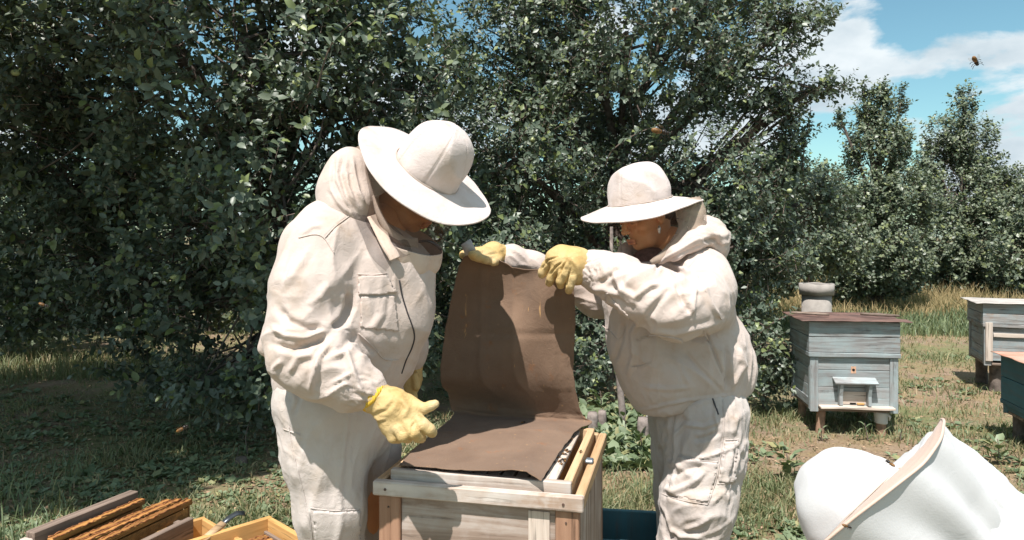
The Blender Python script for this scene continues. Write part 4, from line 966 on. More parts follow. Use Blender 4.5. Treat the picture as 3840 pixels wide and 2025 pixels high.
# ---- frame boxes at lower left
def frame(parent, p, rz, L, label=None, tilt=0, top_w=.026, tall=.20):
    f = empty('comb_frame', p, rz); f.rotation_euler = (tilt, 0, rz); tag(f, label, 'comb frame')
    tb = board(f, 'top_bar', (0, 0, 0), (L, top_w, .022), W_PROP, .003, warp=.0008)
    for s in (-1, 1): board(f, 'side_bar', (s*(L/2-.02), 0, -tall/2-.011), (.012, top_w*.9, tall), W_PROP, .002)
    nx, nz = 34, 14; xs = np.linspace(-L/2+.028, L/2-.028, nx); zs = np.linspace(-.014, -tall, nz); V = []
    for s in (-1, 1):
        X, Z = np.meshgrid(xs, zs); th = .013+.004*noise(np.stack([X.ravel()*18, Z.ravel()*18, X.ravel()*0+s], 1), 4); V.append(np.stack([X.ravel(), s*th, Z.ravel()], 1))
    V = np.concatenate(V); i = np.arange(nz-1)[:, None]*nx+np.arange(nx-1)[None]; q = np.stack([i, i+1, i+nx+1, i+nx], -1).reshape(-1, 4); q = np.concatenate([q, q[:, ::-1]+nx*nz])
    link('comb', np_mesh('comb', V, q, WAX), f)
    # rough propolis ridge on both edges of the top bar
    pp = []
    for s in (-1, 1):
        xx = np.linspace(-L/2+.004, L/2-.004, 46); pts = np.stack([xx, s*top_w*.42+.002*RNG.normal(size=46), .0115+.0012*RNG.normal(size=46)], 1); pp.append(tube_np(pts, .0018+.0022*RNG.random(46), 5))
    tube_obj('propolis', pp, PROP, f)
    return f
A0 = W(120, 1985, 2.62); A1 = W(500, 1850, 3.02); A0[2] = A1[2] = .33; A0[:2] = ((95-CX)/F*2.60, 2.60); A1[:2] = ((490-CX)/F*3.02, 3.02)
dirv = A1-A0; Lb = np.linalg.norm(dirv[:2]); az = math.atan2(dirv[1], dirv[0]); e1 = dirv/Lb; e1[2] = 0; e2 = np.array([e1[1], -e1[0], 0])   # e2 points right
zbx = .325
bxw = .34; cbox = A0+e1*Lb/2+e2*bxw/2; b1_ = empty('frame_box', (cbox[0], cbox[1], 0), az); tag(b1_, 'old dark wooden hive box holding comb frames at the lower left corner', 'hive box')
board(b1_, 'side_wall', (0, bxw/2-.022, zbx-.12), (Lb, .044, .24), W_DARK, .003); board(b1_, 'side_wall', (0, -bxw/2+.014, zbx-.19), (Lb, .028, .24), W_DARK, .003)
board(b1_, 'end_wall', (-Lb/2+.014, -.01, zbx-.21), (.028, bxw-.08, .24), W_DARK, .003); board(b1_, 'end_wall', (Lb/2-.014, -.01, zbx-.21), (.028, bxw-.08, .24), W_DARK, .003)
board(b1_, 'corner_post', (-Lb/2-.012, bxw/2-.022, zbx-.13), (.022, .044, .22), W_PALE, .003); board(b1_, 'floor_board', (0, 0, .05), (Lb, bxw-.002, .03), W_DARK, .003)
board(b1_, 'foot', (0, 0, .017), (Lb-.1, .06, .036), W_DARK, .003)
Rz = lambda x, y, z: tuple(np.array([cbox[0], cbox[1], 0])+e1*x-e2*y*1.0+np.array([0, 0, z]))
frame(None, Rz(.01, .088, zbx-.035), az+.03, Lb-.03, 'comb frame with orange propolis top bar leaning alone near the dark rail', .10)
frame(None, Rz(.04, .005, zbx-.045), az-.01, Lb+.01, 'first of the three comb frames packed together in the dark box')
frame(None, Rz(.05, -.036, zbx-.042), az+.00, Lb+.02, 'middle one of three comb frames packed together in the dark box')
frame(None, Rz(.07, -.078, zbx-.045), az+.02, Lb+.02, 'rightmost comb frame at the box edge showing its grey comb side')
# empty orange lid box
def box5(name, label, corners_z, cen, az, L, Wd, H, mat, z0=.03, inner=None, t=.018):
    r = empty(name, (cen[0], cen[1], 0), az); tag(r, label, 'hive box')
    board(r, 'side_wall', (0, Wd/2-t/2, z0+H/2), (L, t, H), mat, .003); board(r, 'side_wall', (0, -Wd/2+t/2, z0+H/2), (L, t, H), mat, .003)
    board(r, 'end_wall', (-L/2+t/2, 0, z0+H/2-.001), (t, Wd-2*t-.002, H-.002), mat, .003); board(r, 'end_wall', (L/2-t/2, 0, z0+H/2-.001), (t, Wd-2*t-.002, H-.002), mat, .003)
    board(r, 'bottom_board', (0, 0, z0+.012), (L-2*t-.002, Wd-2*t-.002, .014), inner or mat, .002)
    return r
far = W(765, 1935, 2.98); az2 = R(48); e1b = np.array([math.cos(az2), math.sin(az2), 0]); e2b = np.array([e1b[1], -e1b[0], 0]); Lz = .52; Wz = .33
zc_b = far[2]; cen = far-e1b*Lz/2+e2b*Wz/2
box5('empty_hive_lid', 'empty orange pine hive lid lying open between the frame boxes', None, cen, az2, Lz, Wz, .11, W_ORANGE, zc_b-.11)
board(None, 'x', (0, 0, -5), (.01, .01, .01), W_ORANGE); bpy.data.objects.remove(bpy.data.objects['x'])
far3 = W(1012, 1932, 2.90); az3 = R(46); e1c = np.array([math.cos(az3), math.sin(az3), 0]); e2c = np.array([e1c[1], -e1c[0], 0]); cen3 = far3-e1c*.26+e2c*.20; zc3 = far3[2]
b3 = box5('frame_box', 'orange pine hive box with old comb frames in front of the left beekeeper', None, cen3, az3, .52, .40, .20, W_ORANGE, zc3-.20, t=.022)
board(b3, 'frame_rest', (.225, 0, zc3-.05), (.012, .34, .012), W_DARK, .001)
for i, lb in enumerate(('brown-crusted comb frame nearest the left wall of the orange box', 'second brown-crusted comb frame in the orange box', 'third brown-crusted comb frame in the orange box', 'fourth comb frame of the orange box, by the left beekeeper\'s leg')):
    y = .10-i*.042; p = cen3+e1c*(-.02)-e2c*y; frame(None, (p[0], p[1], zc3-.045), az3, .44, lb, random.uniform(-.05, .05), .03, .13)
# hive tool resting in the lid
tl = empty('hive_tool', tuple(W(800, 1985, 2.75))); tag(tl, 'scraper with wooden handle and bent dark metal blade resting in the orange lid', 'tool'); o0 = np.array(tl.location)
def flat_tube(pts, w, t, mat, name):
    pts = np.array(pts)-o0; parts = []; V = []; n_ = len(pts); d = unit(np.gradient(pts, axis=0)); s = unit(np.cross(d, np.array([0, -.6, .8])[None])); nn = np.cross(d, s)
    for k in range(n_): V += [pts[k]+s[k]*w+nn[k]*t, pts[k]-s[k]*w+nn[k]*t, pts[k]-s[k]*w-nn[k]*t, pts[k]+s[k]*w-nn[k]*t]
    f = [[k*4+j, k*4+(j+1) % 4, k*4+4+(j+1) % 4, k*4+4+j] for k in range(n_-1) for j in range(4)]+[[3, 2, 1, 0], [n_*4-4, n_*4-3, n_*4-2, n_*4-1]]
    tube_obj(name, [(np.array(V), f)], mat, tl)
flat_tube([W(700, 2080, 2.62), W(770, 2020, 2.70), W(838, 1962, 2.78)], .013, .006, W_NEW[0], 'handle')
flat_tube([W(828, 1970, 2.77), W(862, 1940, 2.81), W(890, 1924, 2.84), W(918, 1925, 2.86)], .011, .0018, plain('dark_steel', (.09, .10, .11), .35, .5, .7), 'blade')

# ================================================================== PEOPLE
def pc(s, pts, k=.03, flat=(1, 1, 1)):
    """chain of tapered capsules; pts = (u, v, Y, radius in metres)"""
    for a, b in zip(pts[:-1], pts[1:]): s.cap(W(*a[:3]), W(*b[:3]), a[3], b[3], k, flat=flat)
    return s
def sdf_obj(name, s, h, mat, parent, regions=(), strokes=(), base=.0012, seed=0, sm=2, tint=None):
    V, Q = s.mesh(h); V = smooth(V, Q, sm)
    if regions or strokes or base: V = folds(V, Q, regions, strokes, base, seed)
    N = vnormals(V, Q)
    o = link(name, np_mesh(name, V, Q, mat, True, tintv=tint(V) if tint else None), parent)
    return o, V, Q, N
def frame_mat(f, up):
    f = Vector(f).normalized(); up = (Vector(up)-Vector(up).dot(f)*f).normalized(); l = up.cross(f); return f, l, up
def head_sdf(fem):
    s = SDF(); j = .93 if fem else 1.0
    s.ell((-.018, 0, .03), (.10, .077, .092), .02); s.ell((.015, 0, -.042), (.070*j, .060*j, .076), .03)
    s.ell((.056, 0, -.095*j), (.024, .026, .020), .02); s.cap((.035, -.04*j, -.075), (.035, .04*j, -.075), .022, .022, .025)
    s.cap((.083, 0, .020), (.108, 0, -.026), .008, .0105, .010); s.ell((.098, .010, -.029), (.011, .007, .007), .006); s.ell((.098, -.010, -.029), (.011, .007, .007), .006)
    s.cap((.080, -.036, .026), (.080, .036, .026), .011, .011, .015); s.ell((.055, .045, -.020), (.025, .020, .02), .02); s.ell((.055, -.045, -.020), (.025, .020, .02), .02)
    for y in (-.032, .032): s.ell((.098, y, .004), (.017, .016, .011), .010, sub=True)
    for y in (-.032, .032): s.ell((.078, y, .003), (.0145, .0145, .0125), .003)
    s.cap((.090, -.019, -.0605), (.090, .019, -.0605), .0055, .0055, .006); s.cap((.087, -.016, -.0725), (.087, .016, -.0725), .0062, .0062, .006)
    for y in (-.078, .078): s.ell((-.004, y, -.002), (.019, .008, .031), .004); s.ell((.002, y*1.08, .002), (.009, .006, .016), .004, sub=True)
    s.cap((-.025, 0, -.06), (-.070, 0, -.19), .054*j, .058*j, .03)
    return s
def head_tint(V):
    t = np.ones((len(V), 3)); x, y, z = V.T
    lip = np.exp(-(((z+.0665)/.011)**2)-((y/.024)**2))*(x > .08); t *= (1-lip[:, None]*np.array([.15, .45, .40]))
    for s in (-1, 1):
        ey = np.exp(-(((z-.0005)/.0035)**2)-(((y-s*.032)/.017)**2))*(x > .06); t *= (1-ey[:, None]*.75)
        br = np.exp(-(((z-.031)/.0055)**2)-(((y-s*.034)/.019)**2))*(x > .05); t *= (1-br[:, None]*.62)
    line = np.exp(-(((z+.0665)/.0022)**2)-((y/.021)**2))*(x > .08); t *= (1-line[:, None]*.6)
    return t
def person(label, limbs, head_o, fwd, up, fem, HT, hair_c=HAIR, hs_=1.0):
    """one continuous skin body (limbs and head), clothes are children"""
    f, l, u = frame_mat(fwd, up); Rm = np.array([[f.x, l.x, u.x], [f.y, l.y, u.y], [f.z, l.z, u.z]])
    s = SDF()
    for ch in limbs: pc(s, ch, .04)
    Vb, Qb = s.mesh(.012); Vb = smooth(Vb, Qb, 2)
    Vh, Qh = head_sdf(fem).mesh(.0034); Vh = smooth(Vh, Qh, 1); th = head_tint(Vh); Vh = clamp_hat(Vh@Rm.T*hs_+head_o, *HT, .86)
    V = np.vstack([Vb, Vh]); Q = np.vstack([Qb, Qh+len(Vb)]); t = np.vstack([np.ones((len(Vb), 3)), th])
    o = link('person', np_mesh('person', V, Q, SKIN, True, tintv=t)); tag(o, label, 'person')
    hs = SDF(); hs.ell((-.020, 0, .036), (.106, .083, .096), .01); hs.cut((.052, 0, .03), (1, 0, -.35), .01); hs.cut((-.008, 0, -.01), (.55, 0, -1), .01)
    if fem: hs.ell((-.125, 0, -.035), (.038, .042, .036), .02)
    Vx, Qx = hs.mesh(.005); Nx = vnormals(Vx, Qx); Vx = Vx+Nx*(.0022*ridged(Vx*np.array([30, 90, 60]), 4))[:, None]
    link('hair', np_mesh('hair', clamp_hat(Vx@Rm.T*hs_+head_o, *HT, .90), Qx, hair_c), o)
    return o, Rm
def hat(parent, c, n, rc, rb, h, droop, wav=.008, seed=0, xdir=(1, 0, 0), mat=HATM, wavph=0, bend=None, bmat=None, seams=1.0):
    bmat = bmat or mat
    n = np.array(n, float); n /= np.linalg.norm(n); x = np.array(xdir, float); x -= n*(x@n); x /= np.linalg.norm(x); y = np.cross(n, x); B = np.stack([x, y, n], 1)
    ht = empty('hat'); ht.parent = parent
    nt_, na = 40, 144; th = np.arange(na)/na*2*np.pi; t = np.linspace(0, 1, nt_)
    r = rc*np.sqrt(np.clip(1-(1-t)**2.2, 0, 1)) ; r = rc*(1-(1-t)**2.0)**.60*(.82+.18*t**1.5) if seams else rc*np.sin(t*np.pi/2); z = h*(1-t**2.1) if seams else h*np.cos(t*np.pi/2)
    z[-1] = -.006; X = r[:, None]*np.cos(th); Y = r[:, None]*np.sin(th)*.96; Z = np.repeat(z[:, None], na, 1)
    P = np.stack([X.ravel(), Y.ravel(), Z.ravel()], 1); nrm = unit(P*np.array([1, 1, .8])+1e-5)
    ang = np.abs(((th*6/(2*np.pi)+.25) % 1)-.5)*2; seam = np.exp(-((1-ang)/.045)**2)
    tt = np.repeat(t, na); D = -.0028*seams*np.tile(seam, nt_)*np.clip(tt*3, 0, 1)+.011*(ridged(P*np.array([9, 9, 7]), seed, 1.3)-.35)*np.clip(tt*2, .3, 1)*np.clip((1-tt)*8, 0, 1)+.012*noise(P*11, seed+2)
    P = P+nrm*D[:, None]; i = np.arange(nt_-1)[:, None]*na; j = np.arange(na)[None]; q = np.stack([i+j, i+(j+1) % na, i+na+(j+1) % na, i+na+j], -1).reshape(-1, 4)[:, ::-1]
    link('crown', np_mesh('crown', P@B.T+c, q, mat), ht)
    ns = 30; s = np.linspace(0, 1, ns); rr = rc*.97+(rb-rc*.97)*s; X = rr[:, None]*np.cos(th); Y = rr[:, None]*np.sin(th)
    Z = -droop*s[:, None]**1.2+wav*s[:, None]**2*(np.sin(2*th+wavph)+.45*np.sin(3*th+1+wavph)+.25*np.sin(5*th+seed))[None]+.0005*np.sin(s*rb*900)[:, None]
    if bend: Z = Z+bend(X, Y)
    P = np.stack([X.ravel(), Y.ravel(), Z.ravel()], 1); P[:, 2] += .003*noise(P*14, seed+4)
    i = np.arange(ns-1)[:, None]*na; q = np.stack([i+j, i+(j+1) % na, i+na+(j+1) % na, i+na+j], -1).reshape(-1, 4)[:, ::-1]
    P = P@B.T+c; o = link('brim', np_mesh('brim', P, q, bmat), ht); md = o.modifiers.new('t', 'SOLIDIFY'); md.thickness = .0035; md.offset = 0
    e = P.reshape(ns, na, 3)[-1]; e = np.vstack([e, e[:1]]); tube_obj('brim_piping', [tube_np(e, .0028, 6, False)], bmat, ht)
    bd = np.stack([np.cos(th)*rc*1.012, np.sin(th)*rc*.975, th*0+.004], 1); bd = np.vstack([bd, bd[:1]])@B.T+c; tube_obj('base_seam', [tube_np(bd, .0016, 5, False)], SEAMM, ht)
    return ht, P.reshape(ns, na, 3), B
SEAMM = plain('seam_thread', (.48, .40, .34), .9, .1, 0, .1, 30, .2)
ZIPM = plain('zip_dark', (.06, .055, .06), .5, .4, .3)
BANDM = cotton('veil_band_cotton', (.50, .38, .30), (.60, .48, .40))
def loft(name, rings, mat, parent, m=40, nfold=0, amp=.0, seed=0, span=(0, 1), thick=0):
    """rings: lists of (c, A, B): c + A cos + B sin"""
    na = 120; th = (span[0]+(span[1]-span[0])*np.linspace(0, 1, na))*2*np.pi; rows = []
    for r in rings:
        if isinstance(r, tuple): c, A, B = [np.array(q, float) for q in r]; rows.append(c+np.cos(th)[:, None]*A+np.sin(th)[:, None]*B)
        else: rows.append(r)
    rows = np.array(rows); L = np.stack([spline(rows[:, j], m) for j in range(na)], 1); cen = L.mean(1, keepdims=True)
    t = np.linspace(0, 1, m)[:, None]; rad = L-cen; rad /= np.linalg.norm(rad, axis=2, keepdims=True)+1e-9
    d = amp*np.sin(th*nfold+2*np.sin(th*2+seed)+t*1.5)*np.sin(np.clip(t*1.1+.1, 0, 1)*np.pi)+amp*.8*noise(L.reshape(-1, 3)*12, seed).reshape(m, na)
    L = L+rad*d[:, :, None]; i = np.arange(m-1)[:, None]*na+np.arange(na-1)[None]; q = np.stack([i, i+1, i+na+1, i+na], -1).reshape(-1, 4)
    o = link(name, np_mesh(name, L.reshape(-1, 3), q, mat), parent)
    if thick: md = o.modifiers.new('t', 'SOLIDIFY'); md.thickness = thick
    return o
def ribbon(name, pts, w, mat, parent, tilt=(0, -1, .2)):
    P = spline(pts, 40); T = unit(np.gradient(P, axis=0)); S = unit(np.cross(T, np.array([tilt])*np.ones((40, 1)))); k = 5; s = np.linspace(-1, 1, k)
    V = (P[:, None]+S[:, None]*(s[None, :, None]*np.broadcast_to(w, (40,))[:, None, None])+np.array(tilt)*(.006*(1-s**2))[None, :, None]).reshape(-1, 3)
    V += unit(np.array([tilt]))*(.003*noise(V*22, 3))[:, None]
    i = np.arange(39)[:, None]*k+np.arange(k-1)[None]; q = np.stack([i, i+1, i+k+1, i+k], -1).reshape(-1, 4)
    o = link(name, np_mesh(name, V, q, mat), parent); md = o.modifiers.new('t', 'SOLIDIFY'); md.thickness = .0025; return o
def glove(parent, palm, fingers, cuff, h=.0032, seed=0, knit=True, strokes=(), name='glove'):
    s = SDF()
    for ch in palm: pc(s, ch, .018)
    for ch in fingers: pc(s, ch, .0045)
    for ch in cuff: pc(s, ch, .010)
    return sdf_obj(name, s, h, GLOVE, parent, [(W(*palm[0][0][:3]), .09, (1, 0, .3), .10, .022, .0020)], strokes, .0008, seed, 1)

# ------------------------------------------------------------------ stooping man
HM_C = W(1602, 642, 2.04); HM_N = (.56, -.39, .73)
man, RmM = person('person in cream bee suit stooping over the open hive, yellow glove reaching down', [
    [(1450, 830, 2.08, .06), (1330, 950, 2.07, .13), (1290, 1150, 2.07, .14), (1280, 1400, 2.07, .13), (1270, 1480, 2.07, .13)],
    [(1300, 900, 2.0, .06), (1200, 960, 1.90, .05), (1135, 1270, 1.83, .045), (1350, 1440, 1.78, .035)],
    [(1350, 900, 2.1, .06), (1480, 980, 2.24, .05), (1530, 1200, 2.28, .045), (1540, 1400, 2.27, .035)],
    [(1230, 1520, 2.0, .10), (1225, 1950, 1.99, .06), (1240, 2560, 2.0, .045), (1240, 2640, 2.0, .045), (1350, 2690, 1.98, .04)],
    [(1370, 1520, 2.14, .10), (1390, 1900, 2.18, .06), (1390, 2440, 2.2, .045), (1390, 2500, 2.2, .045), (1490, 2560, 2.2, .04)]],
    W(1560, 706, 2.07), (.74, -.10, -.66), HM_N, False, (HM_C, HM_N, .101, .150))
s = SDF()
pc(s, [(1400, 1050, 2.05, .150), (1335, 1040, 2.06, .180), (1300, 1200, 2.06, .200), (1278, 1360, 2.07, .178), (1272, 1405, 2.07, .170)], .05, (1, 1.08, 1))
pc(s, [(1240, 880, 1.98, .10), (1190, 930, 1.93, .092)], .06)
pc(s, [(1200, 930, 1.90, .088), (1165, 1080, 1.86, .097), (1140, 1230, 1.83, .088), (1132, 1325, 1.80, .080)], .035)
pc(s, [(1132, 1325, 1.80, .080), (1220, 1380, 1.79, .077), (1320, 1440, 1.78, .062), (1366, 1462, 1.78, .040), (1382, 1468, 1.78, .038)], .03)
pc(s, [(1450, 980, 2.2, .09), (1520, 1150, 2.25, .065), (1535, 1300, 2.25, .050), (1542, 1345, 2.25, .040)], .04)
pc(s, [(1025, 1240, 1.95, .025), (995, 1305, 1.95, .020)], .03)
pc(s, [(1530, 1020, 2.03, .06), (1510, 1180, 2.02, .065), (1490, 1340, 2.05, .04)], .07)
mreg = [(W(1108, 1290, 1.78), .13, (1, 0, .2), .60, .070, .011), (W(1250, 1390, 1.74), .12, (.75, 0, .55), .55, .065, .010), (W(1360, 1458, 1.74), .045, (.85, 0, -.5), .12, .016, .008), (W(1170, 1040, 1.8), .16, (.30, .1, 1), .60, .09, .009),
        (W(1400, 1250, 1.9), .22, (.7, 0, -.7), .6, .10, .007), (W(1290, 1400, 1.9), .14, (.2, 0, 1), .2, .05, .006), (W(1480, 1060, 1.95), .12, (.2, 0, 1), .4, .06, .007)]
mst = [([(1045, 1150), (1080, 1205), (1150, 1235), (1215, 1228)], 17, -.013), ([(1020, 1225), (1075, 1262), (1150, 1272), (1225, 1240)], 12, .010), ([(1020, 1290), (1100, 1310), (1170, 1285), (1235, 1258)], 14, -.014),
       ([(1165, 1465), (1180, 1400), (1195, 1345), (1235, 1290)], 11, .013), ([(1235, 1345), (1290, 1325), (1310, 1365), (1345, 1450), (1365, 1490)], 12, .011), ([(1085, 1400), (1120, 1340), (1180, 1330)], 13, .009), ([(1240, 1440), (1290, 1415), (1320, 1400)], 7, .006),
       ([(1225, 1480), (1280, 1445), (1310, 1440)], 6, .005), ([(1316, 1090), (1312, 1150), (1285, 1200), (1235, 1235)], 15, -.022), ([(1060, 1350), (1030, 1380), (1040, 1405)], 10, .008), ([(1150, 1150), (1200, 1110), (1235, 1060)], 16, .006), ([(1070, 1080), (1120, 1000), (1160, 930)], 16, .006),
       ([(1250, 1340), (1330, 1260), (1420, 1330)], 18, -.006), ([(1130, 880), (1170, 850), (1210, 845)], 9, .004), ([(1215, 900), (1255, 855), (1310, 812)], 5, -.003), ([(1110, 920), (1080, 1000), (1070, 1060)], 9, -.004), ([(1440, 1100), (1430, 1180), (1380, 1240)], 14, .005)]
jo, V, Q, N = sdf_obj('jacket', s, .0045, SUIT, man, mreg, mst, .002, 3); VJ, NJ = V, N
patch('chest_pocket', V, Q, N, [(1352, 1112), (1480, 1108), (1496, 1245), (1350, 1232)], .003, SUIT, jo)
patch('pocket_flap', V, Q, N, [(1340, 1035), (1450, 1026), (1468, 1060), (1492, 1100), (1340, 1112)], .007, SUIT, jo)
stitch('zip', V, N, [[(1497, 1050), (1508, 1110), (1530, 1180), (1553, 1250), (1545, 1300), (1522, 1350), (1505, 1400)]], .0022, ZIPM, jo)
stitch('seam', V, N, [[(1308, 812), (1255, 852), (1217, 893)], [(1120, 892), (1180, 880), (1217, 895), (1252, 950)], [(1345, 1250), (1400, 1300), (1440, 1345), (1495, 1350)], [(1342, 1028), (1400, 1030), (1450, 1024)]], .0017, SUIT, jo)
s = SDF()
pc(s, [(1275, 1400, 2.07, .165), (1268, 1500, 2.07, .168), (1268, 1560, 2.07, .150)], .05, (1, 1.05, 1))
pc(s, [(1222, 1520, 1.98, .125), (1218, 1700, 1.97, .106), (1240, 1900, 1.96, .088), (1256, 2100, 1.97, .080), (1245, 2500, 1.99, .085), (1245, 2640, 2.0, .075)], .04)
pc(s, [(1362, 1520, 2.14, .118), (1376, 1700, 2.17, .092), (1384, 1900, 2.2, .078), (1390, 2100, 2.2, .074), (1390, 2440, 2.2, .07)], .03)
tst = [([(1070, 1480), (1095, 1560), (1110, 1620)], 9, .005), ([(1110, 1440), (1120, 1500), (1100, 1560)], 8, -.005), ([(1140, 1700), (1200, 1722), (1270, 1718), (1352, 1700)], 5, -.0008), ([(1165, 1905), (1250, 1918), (1350, 1912)], 4, -.003), ([(1080, 1600), (1130, 1640), (1150, 1645)], 8, .002), ([(1120, 1760), (1150, 1850), (1170, 1950)], 12, .004)]
to, V, Q, N = sdf_obj('trousers', s, .0052, SUITT, man, [(W(1200, 1650, 1.9), .2, (.2, 0, 1), .3, .07, .007), (W(1230, 1950, 1.9), .2, (.2, 0, 1), .3, .07, .008), (W(1400, 1700, 2.1), .2, (.1, 0, 1), .3, .06, .009), (W(1100, 1650, 1.95), .1, (1, 0, -.4), .12, .04, .005)], tst, .0018, 5)
patch('knee_patch', V, Q, N, [(1172, 1915), (1352, 1912), (1350, 2060), (1185, 2060)], .003, SUITT, to)
stitch('seam', V, N, [[(1165, 1905), (1250, 1914), (1348, 1910)], [(1085, 1600), (1100, 1700), (1140, 1850), (1165, 1990)], [(1160, 1915), (1172, 2020)], [(1064, 1608), (1125, 1630)]], .0016, SUITT, to)
for pts, yy in (([(1240, 2640), (1290, 2690), (1390, 2710)], 1.98), ([(1390, 2500), (1430, 2540), (1520, 2555)], 2.2)):
    s = SDF(); pc(s, [(pts[0][0], pts[0][1], yy, .055), (pts[1][0], pts[1][1], yy, .05), (pts[2][0], pts[2][1]-20, yy, .038)], .03); s.cut((0, 0, .004), (0, 0, -1), .003)
    sdf_obj('boot', s, .008, W_DARK[0], man, base=0)
# gloves
glove(man, [[(1418, 1492, 1.775, .031), (1470, 1520, 1.765, .036), (1520, 1560, 1.76, .034)], [(1440, 1530, 1.77, .030), (1475, 1590, 1.765, .030), (1500, 1620, 1.765, .024)], [(1480, 1500, 1.765, .028), (1545, 1535, 1.765, .024)]],
      [[(1530, 1500, 1.77, .017), (1565, 1525, 1.76, .0155), (1592, 1532, 1.755, .0135), (1615, 1522, 1.75, .0125), (1632, 1515, 1.75, .0105)],
       [(1550, 1562, 1.750, .0175), (1588, 1592, 1.740, .0155), (1610, 1610, 1.742, .0145), (1620, 1622, 1.75, .0135)],
       [(1528, 1590, 1.738, .0170), (1552, 1622, 1.728, .0155), (1568, 1638, 1.738, .0140), (1580, 1644, 1.755, .0125)],
       [(1496, 1606, 1.738, .0165), (1512, 1634, 1.732, .0150), (1530, 1644, 1.748, .013)],
       [(1462, 1612, 1.748, .0155), (1474, 1640, 1.748, .0140), (1494, 1646, 1.760, .012)]],
      [[(1388, 1474, 1.78, .037), (1402, 1484, 1.775, .040), (1418, 1490, 1.775, .033)]], seed=7,
      strokes=[([(1405, 1555), (1450, 1540), (1480, 1500)], 9, -.004), ([(1510, 1570), (1530, 1530), (1500, 1490)], 12, .004), ([(1540, 1640), (1545, 1600), (1560, 1580)], 5, -.004), ([(1560, 1590), (1580, 1620), (1592, 1640)], 4, -.004), ([(1495, 1600), (1510, 1625)], 4, -.003), ([(1400, 1560), (1420, 1575), (1450, 1570)], 5, .003)])
s = SDF(); pc(s, [(1380, 1470, 1.78, .041), (1396, 1480, 1.777, .0435)], .01); sdf_obj('glove_cuff', s, .0035, KNIT, man, [], [([(1365, 1530), (1400, 1500), (1440, 1440)], 6, .003), ([(1375, 1540), (1412, 1510), (1450, 1455)], 5, -.003)], .0008, 9, 1)
glove(man, [[(1540, 1370, 2.26, .034), (1535, 1420, 2.25, .037), (1528, 1460, 2.24, .032)]], [[(1545, 1450, 2.22, .014), (1552, 1490, 2.22, .012)], [(1530, 1460, 2.22, .014), (1530, 1505, 2.22, .012)], [(1515, 1460, 2.23, .014), (1512, 1495, 2.23, .012)], [(1502, 1455, 2.25, .013), (1496, 1482, 2.25, .011)], [(1555, 1410, 2.22, .014), (1562, 1450, 2.21, .012)]],
      [[(1543, 1345, 2.26, .036), (1543, 1360, 2.26, .037)]], h=.004, seed=8)
ht, BR, BM = hat(man, HM_C, HM_N, .101, .2135, .150, .012, .010, 2, (.79, 0, -.61), wavph=1.2)
# hood cloth behind the neck
s = SDF(); pc(s, [(1322, 630, 2.03, .050), (1298, 700, 2.03, .060), (1322, 770, 2.0, .052), (1345, 830, 1.99, .038)], .04, (1, 1.5, 1)); pc(s, [(1305, 640, 2.02, .045), (1362, 750, 1.98, .036)], .05); pc(s, [(1262, 740, 2.03, .045), (1270, 830, 2.0, .05)], .06, (1, 1.4, 1))
hst = [([(1290, 570), (1275, 650), (1300, 740), (1345, 810)], 9, -.009), ([(1255, 600), (1250, 680), (1290, 760), (1320, 800)], 8, -.007), ([(1320, 590), (1330, 660), (1345, 720), (1370, 770)], 8, .008), ([(1300, 640), (1305, 700), (1330, 760)], 6, .006), ([(1235, 700), (1270, 760), (1310, 800)], 8, .005)]
ho, V, Q, N = sdf_obj('hood_cloth', s, .004, SUIT, man, [], hst, .003, 12)
s = SDF(); pc(s, [(1478, 690, 1.985, .012), (1440, 790, 1.955, .02), (1420, 850, 1.93, .02)], .03)
# net between brim and hood, then dark net in front, cloth band below
rb = BR[22]; k0 = np.argmin(proj(rb)[0])
na_ = 120; ring_b = np.stack([np.interp(np.linspace(0, 144, na_), np.arange(145), np.append(rb[:, j], rb[0, j])) for j in range(3)], 1)
# start of the brim ring is its +x (lower right) end; the lower rings start at their right end too
Bv = RmM  # head basis
rA = W(1655, 945, 2.05)-W(1488, 872, 2.05); rB = np.array([0, .135, .03])
sgn = 1 if np.dot(np.cross(rA, rB), np.cross(ring_b[0]-ring_b.mean(0), ring_b[30]-ring_b.mean(0))) > 0 else -1
lo1 = (W(1488, 872, 2.05), rA, rB*sgn); mid1 = (W(1520, 775, 2.045), rA*1.0, rB*sgn*1.02)
loft('veil_net', [ring_b, mid1, lo1], VEIL_F, man, 44, 9, .005, 1)
lo2 = (W(1500, 955, 2.05), rA*.80, rB*sgn*.85); lo3 = (W(1470, 1000, 2.06), rA*.55, rB*sgn*.7)
loft('veil_band', [lo1, lo2, lo3], BANDM, man, 26, 7, .005, 2, thick=.002)
def drape(name, La, Lb, off, mat, n=30, k=14, wav=.004):
    a = surf_pts(VJ, NJ, La, n, off); b = surf_pts(VJ, NJ, Lb, n, off)
    for q_ in (a, b):
        for _ in range(6): q_[1:-1, 1] = (q_[:-2, 1]+q_[1:-1, 1]*2+q_[2:, 1])/4
    s = np.linspace(0, 1, k)[None, :, None]; P = a[:, None]*(1-s)+b[:, None]*s; P = P+np.array([0, -1, 0])*(.008*np.sin(np.pi*s)+wav*np.sin(s*9)); P = P.reshape(-1, 3)
    i = np.arange(n-1)[:, None]*k+np.arange(k-1)[None]; q = np.stack([i, i+1, i+k+1, i+k], -1).reshape(-1, 4); return link(name, np_mesh(name, P, q, mat), man)
drape('folded_net_shadow', [(1312, 806), (1345, 880), (1385, 960), (1440, 1020)], [(1362, 806), (1395, 870), (1425, 940), (1468, 990)], .010, VEIL_D)  # dark sheer net, the net's shadow on the jacket put into its colour
o_ = drape('veil_strap', [(1362, 830), (1398, 890), (1432, 950), (1458, 985)], [(1402, 822), (1435, 872), (1462, 930), (1485, 972)], .018, BANDM, wav=.0015); o_.modifiers.new('t', 'SOLIDIFY').thickness = .0025
